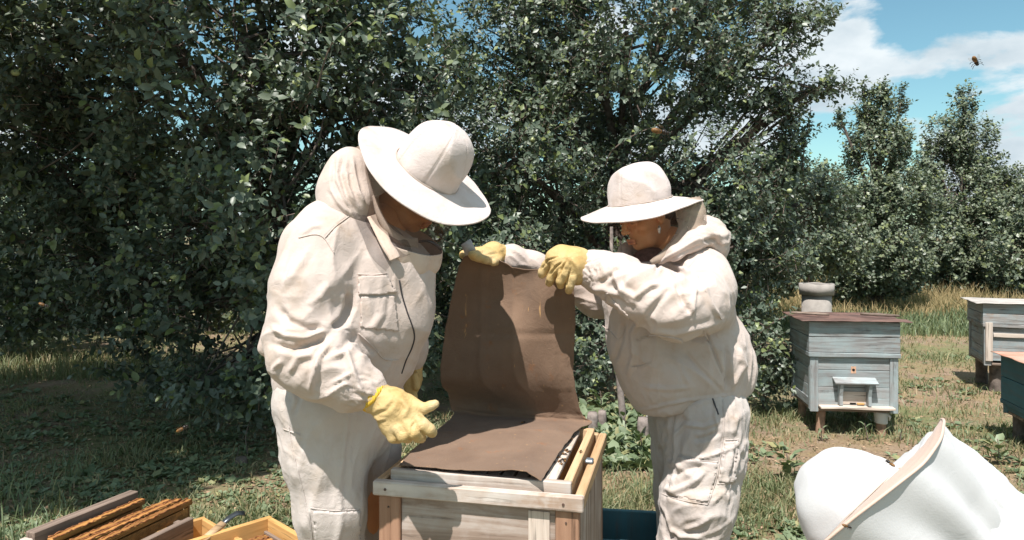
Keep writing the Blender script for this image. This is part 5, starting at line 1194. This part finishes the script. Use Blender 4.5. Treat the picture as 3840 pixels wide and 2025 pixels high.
drape('front_net', [(1398, 800), (1432, 868), (1462, 930), (1490, 975)], [(1470, 860), (1510, 900), (1530, 930), (1540, 960)], .012, VEIL_D)
ribbon('hood_edge', [W(1402, 735, 1.945), W(1420, 800, 1.93), W(1455, 862, 1.93), W(1505, 900, 1.95), W(1568, 912, 2.0)], np.linspace(.006, .015, 40)*1.0, BANDM, man)
ribbon('veil_cord', [W(1570, 906, 1.98), W(1610, 905, 1.96), W(1645, 925, 1.98), W(1655, 938, 2.02)], .004, ZIPM, man)
def sheet(name, La, Lb, mat, parent, bulge=.01, n=24, k=12):
    a = spline(La, n); b = spline(Lb, n); s = np.linspace(0, 1, k)[None, :, None]; P = a[:, None]*(1-s)+b[:, None]*s
    P = P+np.array([0, -1, 0])*(bulge*np.sin(np.pi*s)); P = P.reshape(-1, 3); P += .004*noise(P*16, 9)[:, None]
    i = np.arange(n-1)[:, None]*k+np.arange(k-1)[None]; q = np.stack([i, i+1, i+k+1, i+k], -1).reshape(-1, 4)
    return link(name, np_mesh(name, P, q, mat), parent)
sheet('net_panel', [W(1335, 552, 2.02), W(1352, 620, 1.985), W(1378, 690, 1.965), W(1392, 755, 1.945)], [W(1392, 528, 2.0), W(1425, 600, 1.97), W(1462, 660, 1.95), W(1480, 700, 1.945)], VEIL_L, man)

# ------------------------------------------------------------------ woman
HW_C = W(2400, 757, 2.45); HW_N = (-.17, -.10, .98)
wom, RmW = person('person in cream bee suit holding up the brown canvas with both yellow gloves', [
    [(2520, 900, 2.48, .05), (2550, 1050, 2.47, .12), (2560, 1250, 2.48, .13), (2600, 1500, 2.48, .13), (2620, 1570, 2.48, .13)],
    [(2590, 1000, 2.40, .05), (2635, 1030, 2.33, .05), (2570, 1165, 2.15, .045), (2400, 1090, 2.18, .038), (2215, 1010, 2.25, .03)],
    [(2500, 1000, 2.54, .05), (2400, 1050, 2.62, .05), (2240, 1120, 2.64, .042), (2050, 1015, 2.60, .034), (1900, 965, 2.55, .03)],
    [(2650, 1600, 2.40, .09), (2600, 1950, 2.38, .06), (2600, 2330, 2.4, .042), (2600, 2420, 2.4, .042), (2500, 2450, 2.38, .035)],
    [(2540, 1600, 2.54, .09), (2540, 1900, 2.56, .055), (2560, 2260, 2.56, .042), (2560, 2320, 2.56, .042), (2470, 2345, 2.56, .035)]],
    W(2422, 812, 2.47), (-.84, -.42, -.30), (-.25, -.10, .96), True, (HW_C, HW_N, .108, .130), HAIR, .96)
s = SDF()
pc(s, [(2560, 1040, 2.46, .120), (2520, 1140, 2.46, .150)], .05)
pc(s, [(2430, 1130, 2.47, .155), (2455, 1280, 2.47, .150), (2500, 1400, 2.46, .150), (2520, 1470, 2.46, .130)], .05, (1, 1.1, 1))
pc(s, [(2600, 1150, 2.46, .125), (2640, 1330, 2.46, .140), (2640, 1430, 2.46, .130)], .05, (1, 1.2, 1))
pc(s, [(2700, 1290, 2.45, .085), (2745, 1380, 2.45, .068), (2750, 1430, 2.44, .058)], .04)
pc(s, [(2640, 1020, 2.36, .078), (2668, 1090, 2.30, .080)], .05)
pc(s, [(2640, 1040, 2.33, .080), (2610, 1140, 2.19, .088), (2530, 1165, 2.13, .086)], .035)
pc(s, [(2560, 1160, 2.13, .086), (2430, 1105, 2.15, .084), (2310, 1045, 2.20, .070), (2235, 1015, 2.25, .060), (2216, 1008, 2.25, .050)], .03)
pc(s, [(2655, 1170, 2.22, .045), (2720, 1185, 2.33, .025)], .05)
pc(s, [(2440, 1050, 2.58, .08), (2330, 1110, 2.63, .075), (2240, 1118, 2.64, .066)], .04)
pc(s, [(2240, 1118, 2.64, .066), (2130, 1060, 2.62, .054), (2000, 995, 2.58, .046), (1915, 968, 2.55, .042), (1892, 962, 2.55, .034)], .03)
s.cut(W(2600, 1512, 2.45), (.16, 0, -1), .016)
wreg = [(W(2520, 1130, 2.12), .16, (.75, 0, .6), .50, .075, .013), (W(2350, 1060, 2.17), .11, (.95, 0, .3), .45, .06, .011), (W(2222, 1008, 2.2), .05, (1, 0, 0), .12, .016, .009), (W(2550, 1350, 2.27), .2, (.8, 0, -.5), .6, .10, .008), (W(2750, 1380, 2.4), .10, (.3, 0, 1), .35, .06, .014),
        (W(2650, 1050, 2.25), .12, (-.5, 0, .8), .4, .06, .009), (W(2350, 1300, 2.35), .15, (.1, 0, 1), .6, .08, .008), (W(2560, 1490, 2.3), .15, (.1, 0, 1), .2, .035, .004), (W(2200, 1110, 2.58), .1, (1, 0, .2), .25, .04, .006), (W(1960, 985, 2.5), .09, (.8, 0, -.6), .25, .035, .008)]
wst = [([(2290, 1000), (2330, 1085), (2380, 1115), (2440, 1070), (2480, 1065)], 12, .013), ([(2240, 1070), (2300, 1030), (2320, 1000)], 11, -.010), ([(2215, 1080), (2270, 1085), (2340, 1110), (2400, 1150)], 12, .008), ([(2500, 985), (2560, 1010), (2605, 1035), (2615, 1055)], 8, .010),
       ([(2610, 1040), (2650, 1100), (2680, 1160), (2705, 1198)], 8, .007), ([(2530, 1060), (2560, 1130), (2592, 1182)], 10, -.011), ([(2592, 1182), (2600, 1120), (2612, 1065)], 8, .008), ([(2420, 1200), (2470, 1130), (2520, 1080)], 13, -.009), ([(2410, 1175), (2450, 1240), (2530, 1258), (2640, 1230), (2730, 1198)], 11, .006),
       ([(2640, 1235), (2680, 1330), (2718, 1420)], 6, -.006), ([(2720, 1290), (2730, 1390), (2725, 1470)], 12, -.012), ([(2770, 1300), (2790, 1370), (2740, 1460)], 13, .012), ([(2560, 1310), (2620, 1380), (2720, 1480)], 9, -.006), ([(2590, 1450), (2560, 1400), (2540, 1350)], 9, .005), ([(2350, 1420), (2380, 1330), (2370, 1250), (2400, 1200)], 12, .009),
       ([(2300, 1370), (2330, 1280), (2340, 1200)], 10, -.006), ([(2385, 1280), (2420, 1262), (2460, 1258)], 5, -.004), ([(2365, 1375), (2400, 1372), (2440, 1358)], 5, -.004), ([(2400, 1450), (2500, 1462), (2600, 1450)], 10, .005), ([(2460, 1020), (2465, 1000), (2470, 985)], 7, -.010), ([(2390, 1540), (2560, 1505), (2760, 1480)], 6, .006)]
jo, V, Q, N = sdf_obj('jacket', s, .0048, SUIT, wom, wreg, wst, .002, 23)
patch('chest_pocket', V, Q, N, [(2272, 1090), (2365, 1190), (2322, 1275), (2262, 1225)], .003, SUIT, jo)
patch('side_pocket', V, Q, N, [(2385, 1280), (2470, 1255), (2560, 1270), (2580, 1400), (2360, 1375)], .003, SUIT, jo)
stitch('seam', V, N, [[(2618, 1045), (2650, 1100), (2685, 1165), (2705, 1198)], [(2640, 1240), (2665, 1300), (2700, 1380), (2718, 1425)], [(2365, 1374), (2400, 1374), (2442, 1358)], [(2385, 1278), (2420, 1264), (2465, 1256)], [(2258, 1222), (2290, 1245), (2322, 1272), (2345, 1225)]], .0018, SUIT, jo)
s = SDF()
pc(s, [(2610, 1490, 2.47, .150), (2622, 1580, 2.47, .155)], .05, (1, 1.05, 1))
pc(s, [(2655, 1560, 2.40, .130), (2652, 1700, 2.38, .115), (2618, 1880, 2.36, .116), (2596, 2040, 2.37, .104), (2595, 2250, 2.4, .095), (2600, 2420, 2.4, .075)], .035)
pc(s, [(2545, 1560, 2.53, .105), (2548, 1700, 2.55, .090), (2545, 1850, 2.56, .085), (2560, 2050, 2.56, .085), (2565, 2320, 2.56, .07)], .025)
tst = [([(2530, 1640), (2570, 1590), (2640, 1600), (2700, 1575)], 9, .010), ([(2600, 1650), (2650, 1640), (2700, 1615)], 11, -.010), ([(2490, 1830), (2530, 1845), (2600, 1810), (2650, 1760)], 11, .012), ([(2520, 1790), (2580, 1760), (2640, 1745)], 12, -.008), ([(2540, 1705), (2600, 1720), (2690, 1735)], 5, -.005), ([(2500, 1855), (2580, 1885), (2650, 1890)], 5, -.005),
       ([(2560, 1990), (2620, 1970), (2660, 1940)], 10, .009), ([(2510, 1980), (2560, 2010), (2640, 2020)], 10, .010), ([(2710, 1500), (2715, 1600), (2700, 1750), (2660, 1880)], 5, -.004), ([(2690, 1500), (2680, 1560), (2700, 1620)], 6, .007), ([(2740, 1680), (2730, 1760), (2720, 1820)], 8, .006), ([(2760, 1560), (2750, 1620)], 9, .007), ([(2720, 1800), (2745, 1740), (2755, 1700)], 7, -.006), ([(2660, 1900), (2690, 1860), (2740, 1820)], 9, .006), ([(2525, 1560), (2520, 1650), (2515, 1720)], 7, -.012)]
to, V, Q, N = sdf_obj('trousers', s, .0055, SUITT, wom, [(W(2640, 1650, 2.3), .18, (1, 0, .35), .45, .06, .009), (W(2590, 1830, 2.28), .16, (1, 0, .4), .45, .065, .009), (W(2560, 1990, 2.3), .15, (1, 0, .2), .4, .06, .009), (W(2740, 1750, 2.3), .14, (.3, 0, 1), .4, .04, .009), (W(2500, 1700, 2.5), .18, (.1, 0, 1), .3, .045, .009), (W(2700, 1560, 2.35), .1, (.2, 0, 1), .2, .04, .008)], tst, .002, 25)
patch('cargo_pocket', V, Q, N, [(2716, 1655), (2772, 1650), (2756, 1810), (2690, 1815)], .004, SUITT, to)
patch('knee_patch', V, Q, N, [(2540, 1708), (2695, 1735), (2660, 1888), (2500, 1855)], .002, SUITT, to)
stitch('seam', V, N, [[(2540, 1706), (2600, 1722), (2692, 1733)], [(2480, 1850), (2550, 1875), (2655, 1892)], [(2712, 1500), (2714, 1600), (2700, 1720), (2685, 1800), (2655, 1890)], [(2690, 1815), (2755, 1812)], [(2720, 1650), (2772, 1648)]], .0017, SUITT, to)
stitch('pocket_slit', V, N, [[(2672, 1495), (2685, 1530), (2693, 1555)]], .0028, ZIPM, to)
for pts, yy in (([(2600, 2410), (2560, 2450), (2480, 2455)], 2.39), ([(2565, 2310), (2530, 2345), (2450, 2350)], 2.56)):
    s = SDF(); pc(s, [(pts[0][0], pts[0][1], yy, .05), (pts[1][0], pts[1][1], yy, .045), (pts[2][0], pts[2][1]-20, yy, .035)], .03); s.cut((0, 0, .004), (0, 0, -1), .003)
    sdf_obj('boot', s, .008, W_DARK[0], wom, base=0)
glove(wom, [[(2195, 1005, 2.245, .040), (2150, 990, 2.235, .045), (2110, 985, 2.235, .038)], [(2160, 1030, 2.24, .034), (2130, 1020, 2.235, .036)], [(2180, 960, 2.25, .026), (2105, 955, 2.25, .028), (2075, 965, 2.25, .026)]],
      [[(2078, 965, 2.25, .018), (2050, 995, 2.26, .0160), (2035, 1020, 2.27, .0155), (2032, 1030, 2.275, .0135)],
       [(2104, 978, 2.228, .018), (2082, 1010, 2.225, .0140), (2066, 1045, 2.240, .0140), (2060, 1060, 2.26, .0140)],
       [(2132, 992, 2.213, .017), (2112, 1025, 2.206, .0138), (2100, 1055, 2.214, .0132), (2102, 1070, 2.23, .0125)],
       [(2156, 1012, 2.213, .016), (2148, 1042, 2.205, .0135), (2137, 1072, 2.212, .0130), (2133, 1090, 2.225, .0122)],
       [(2110, 985, 2.28, .018), (2080, 1010, 2.32, .015), (2060, 1030, 2.345, .013)]],
      [[(2216, 1006, 2.25, .038), (2203, 1006, 2.248, .042)], [(2200, 1040, 2.25, .028), (2205, 1052, 2.25, .024)]], seed=27,
      strokes=[([(2030, 1010), (2055, 975), (2090, 963)], 3.5, -.006), ([(2062, 1030), (2085, 1000), (2105, 985)], 4, -.008), ([(2098, 1035), (2108, 1005), (2122, 980)], 3.5, -.008), ([(2122, 1080), (2130, 1040), (2142, 1005)], 3.5, -.008), ([(2170, 1040), (2165, 1000), (2140, 965)], 11, .005), ([(2120, 1010), (2135, 980), (2130, 960)], 9, .004)])
glove(wom, [[(1885, 958, 2.545, .034), (1850, 948, 2.52, .036), (1825, 950, 2.50, .030)]],
      [[(1825, 950, 2.47, .022), (1800, 958, 2.41, .0180), (1778, 958, 2.35, .0170), (1770, 955, 2.33, .0140)], [(1840, 955, 2.47, .021), (1815, 968, 2.40, .017), (1792, 966, 2.34, .0155)], [(1855, 962, 2.48, .020), (1840, 975, 2.42, .016), (1822, 975, 2.35, .014)],
       [(1870, 968, 2.50, .018), (1862, 980, 2.43, .014), (1850, 984, 2.38, .0125)], [(1815, 942, 2.47, .018), (1770, 945, 2.45, .015), (1738, 955, 2.42, .0155)]],
      [[(1895, 962, 2.55, .036), (1885, 960, 2.545, .037)]], h=.0038, seed=28, strokes=[([(1800, 945), (1830, 955), (1870, 950)], 6, -.004)])
ht, BR, BM = hat(wom, HW_C, HW_N, .108, .2050, .130, .030, .006, 6, (1, 0, .17), wavph=2.6)
# earring, collar, hood, veil
s = SDF(); pc(s, [(2471, 848, 2.388, .0035), (2472, 858, 2.386, .006), (2473, 872, 2.386, .0045)], .003); sdf_obj('earring', s, .0018, plain('silver', (.75, .72, .68), .3, .6, .8), wom, base=0)
s = SDF()
pc(s, [(2478, 982, 2.32, .010), (2530, 950, 2.30, .020), (2600, 905, 2.32, .030), (2650, 880, 2.36, .038)], .02, (1, 1.3, 1))
pc(s, [(2600, 895, 2.52, .036), (2645, 872, 2.46, .050), (2675, 900, 2.42, .045), (2688, 938, 2.40, .030)], .03, (1, 1.8, 1))
pc(s, [(2560, 985, 2.42, .07), (2620, 940, 2.45, .08)], .04)
hst = [([(2470, 985), (2540, 940), (2620, 895), (2640, 900)], 7, .007), ([(2640, 905), (2680, 900), (2705, 930)], 10, -.012), ([(2500, 985), (2570, 945), (2640, 915)], 6, -.006), ([(2600, 850), (2660, 860), (2700, 890)], 10, .007)]
sdf_obj('hood_cloth', s, .0042, SUIT, wom, [(W(2650, 890, 2.4), .1, (.8, .2, -.3), .15, .03, .009)], hst, .0015, 33)
s = SDF(); pc(s, [(2330, 985, 2.52, .02), (2345, 940, 2.54, .022), (2400, 905, 2.58, .025), (2500, 880, 2.58, .03)], .03); pc(s, [(2320, 1000, 2.5, .03), (2400, 1010, 2.48, .05)], .03); sdf_obj('collar_far_side', s, .005, SUIT, wom, [], [], .003, 35)
s = SDF(); s.ell(W(2450, 1010, 2.46), (.085, .07, .075), .02); s.ell(W(2440, 985, 2.44), (.06, .05, .05), .02); sdf_obj('neck_fill', s, .006, plain('dark_brown_fill', (.11, .06, .05), .9, .1, 0, .4, 60, .6), wom, [], [], .002, 36)  # dark brown rounded mass filling the neck opening
rb = BR[21]; ring_b = np.stack([np.interp(np.linspace(0, 144, 120), np.arange(145), np.append(rb[:, j], rb[0, j])) for j in range(3)], 1)
wA = W(2655, 880, 2.45)-W(2490, 930, 2.45); wB = np.array([0, .13, .03])
sg = 1 if np.dot(np.cross(wA, wB), np.cross(ring_b[0]-ring_b.mean(0), ring_b[30]-ring_b.mean(0))) > 0 else -1
low = (W(2495, 935, 2.45), wA, wB*sg); midr = (W(2455, 850, 2.45), wA*1.05+np.array([0, 0, -.01]), wB*sg*1.1)
loft('veil_net', [ring_b, midr, low], VEIL_W, wom, 40, 8, .004, 5)
ribbon('net_panel', [W(2575, 745, 2.37), W(2590, 790, 2.345), W(2590, 840, 2.335), W(2560, 890, 2.32), W(2500, 950, 2.31), W(2440, 985, 2.31)], np.interp(np.linspace(0, 1, 40), [0, .2, .42, .55, 1], [.045, .050, .048, .03, .007]), VEIL_L, wom)

# ------------------------------------------------------------------ third person, close to the camera at lower right
T_N = (-.70, .66, .71); T_C = W(3228, 1914, 1.42)
thr, RmT = person('person in white bee suit and hat close to the camera at lower right', [
    [(3400, 2000, 1.45, .055), (3560, 2150, 1.47, .10), (3760, 2400, 1.48, .13), (3800, 2750, 1.47, .14)],
    [(3560, 2200, 1.36, .05), (3600, 2400, 1.26, .045), (3400, 2600, 1.22, .035)], [(3620, 2100, 1.56, .05), (3560, 2350, 1.70, .045), (3350, 2500, 1.72, .035)],
    [(3760, 2800, 1.40, .09), (3450, 2850, 1.34, .07), (3520, 3380, 1.36, .045), (3400, 3520, 1.34, .035)], [(3780, 2800, 1.56, .09), (3500, 2700, 1.62, .07), (3560, 3050, 1.64, .045), (3450, 3120, 1.64, .035)]],
    np.array(T_C)-np.array(T_N)*.075, (-.5, .5, -.4), T_N, False, (T_C, T_N, .100, .116))
ht, BR, BM = hat(thr, T_C, T_N, .112, .238, .128, .004, .012, 9, (.70, 0, .69), mat=SUITW, wavph=.9, bmat=PEACH, seams=0)
s = SDF()
pc(s, [(3440, 1850, 1.44, .050), (3480, 1900, 1.45, .085), (3570, 2030, 1.45, .125), (3720, 2260, 1.47, .19), (3800, 2600, 1.48, .20), (3800, 2750, 1.48, .19)], .05, (1, 1.15, 1))
pc(s, [(3528, 1665, 1.42, .020), (3570, 1810, 1.42, .060), (3700, 2010, 1.44, .11)], .06)
pc(s, [(3400, 2010, 1.44, .095), (3420, 2150, 1.45, .13)], .05)
pc(s, [(3560, 2200, 1.34, .08), (3600, 2400, 1.25, .07), (3420, 2590, 1.22, .05)], .04); pc(s, [(3620, 2100, 1.58, .08), (3560, 2350, 1.70, .07), (3370, 2490, 1.72, .05)], .04)
tstk = [([(3500, 1720), (3600, 1860), (3720, 2000), (3840, 2110)], 16, .006), ([(3420, 1850), (3400, 1940), (3330, 2040)], 16, -.006), ([(3560, 1700), (3680, 1850), (3840, 1990)], 12, -.005), ([(3330, 1880), (3370, 1950), (3420, 2000)], 10, .004)]
sdf_obj('jacket', s, .006, SUITW, thr, [(W(3550, 1900, 1.3), .2, (.7, 0, -.7), .6, .07, .012), (W(3380, 1950, 1.3), .12, (.3, 0, 1), .4, .045, .012), (W(3600, 1900, 1.3), .25, (.3, 0, 1), .2, .03, .003)], tstk, .005, 43)
ring_b = np.stack([np.interp(np.linspace(0, 144, 120), np.arange(145), np.append(BR[27][:, j], BR[27][0, j])) for j in range(3)], 1)
tA = W(3700, 1960, 1.45)-W(3520, 2110, 1.45); tB = np.array([0, .15, .0]); sg = 1 if np.dot(np.cross(tA, tB), np.cross(ring_b[0]-ring_b.mean(0), ring_b[30]-ring_b.mean(0))) > 0 else -1
loft('veil_cloth', [ring_b, (W(3400, 1985, 1.44), tA*1.25, tB*sg*1.15), (W(3500, 2090, 1.45), tA*1.0, tB*sg)], SUITW, thr, 40, 9, .011, 8, thick=.002)
s = SDF(); pc(s, [(3790, 2780, 1.48, .17), (3760, 2830, 1.48, .16)], .05); pc(s, [(3760, 2800, 1.40, .12), (3450, 2850, 1.34, .10), (3520, 3350, 1.36, .07)], .04); pc(s, [(3780, 2800, 1.56, .12), (3500, 2700, 1.62, .10), (3560, 3030, 1.64, .07)], .04)
sdf_obj('trousers', s, .009, SUITW, thr, [], [], .004, 45)
for a in ([(3420, 2590, 1.22), (3330, 2630, 1.21)], [(3370, 2490, 1.72), (3290, 2510, 1.73)]):
    glove(thr, [[(*a[0], .034), (*a[1], .034)]], [[(a[1][0], a[1][1]+d, a[1][2]+dd, .014), (a[1][0]-60, a[1][1]+d+30, a[1][2]+dd, .012), (a[1][0]-80, a[1][1]+d+70, a[1][2]+dd, .011)] for d, dd in ((-30, .02), (-12, .0), (8, -.01), (28, -.02))]+[[(*a[0], .014), (a[0][0]-40, a[0][1]+70, a[0][2], .012)]], [], h=.005)
for u_, v_, yy in ((3520, 3400, 1.36), (3560, 3080, 1.64)):
    s = SDF(); zz = W(u_, v_, yy)[2]; pc(s, [(u_, v_-20, yy, .05), (u_-50, v_+20, yy, .045), (u_-130, v_+25, yy, .035)], .03); sdf_obj('boot', s, .009, W_DARK[0], thr, base=0)
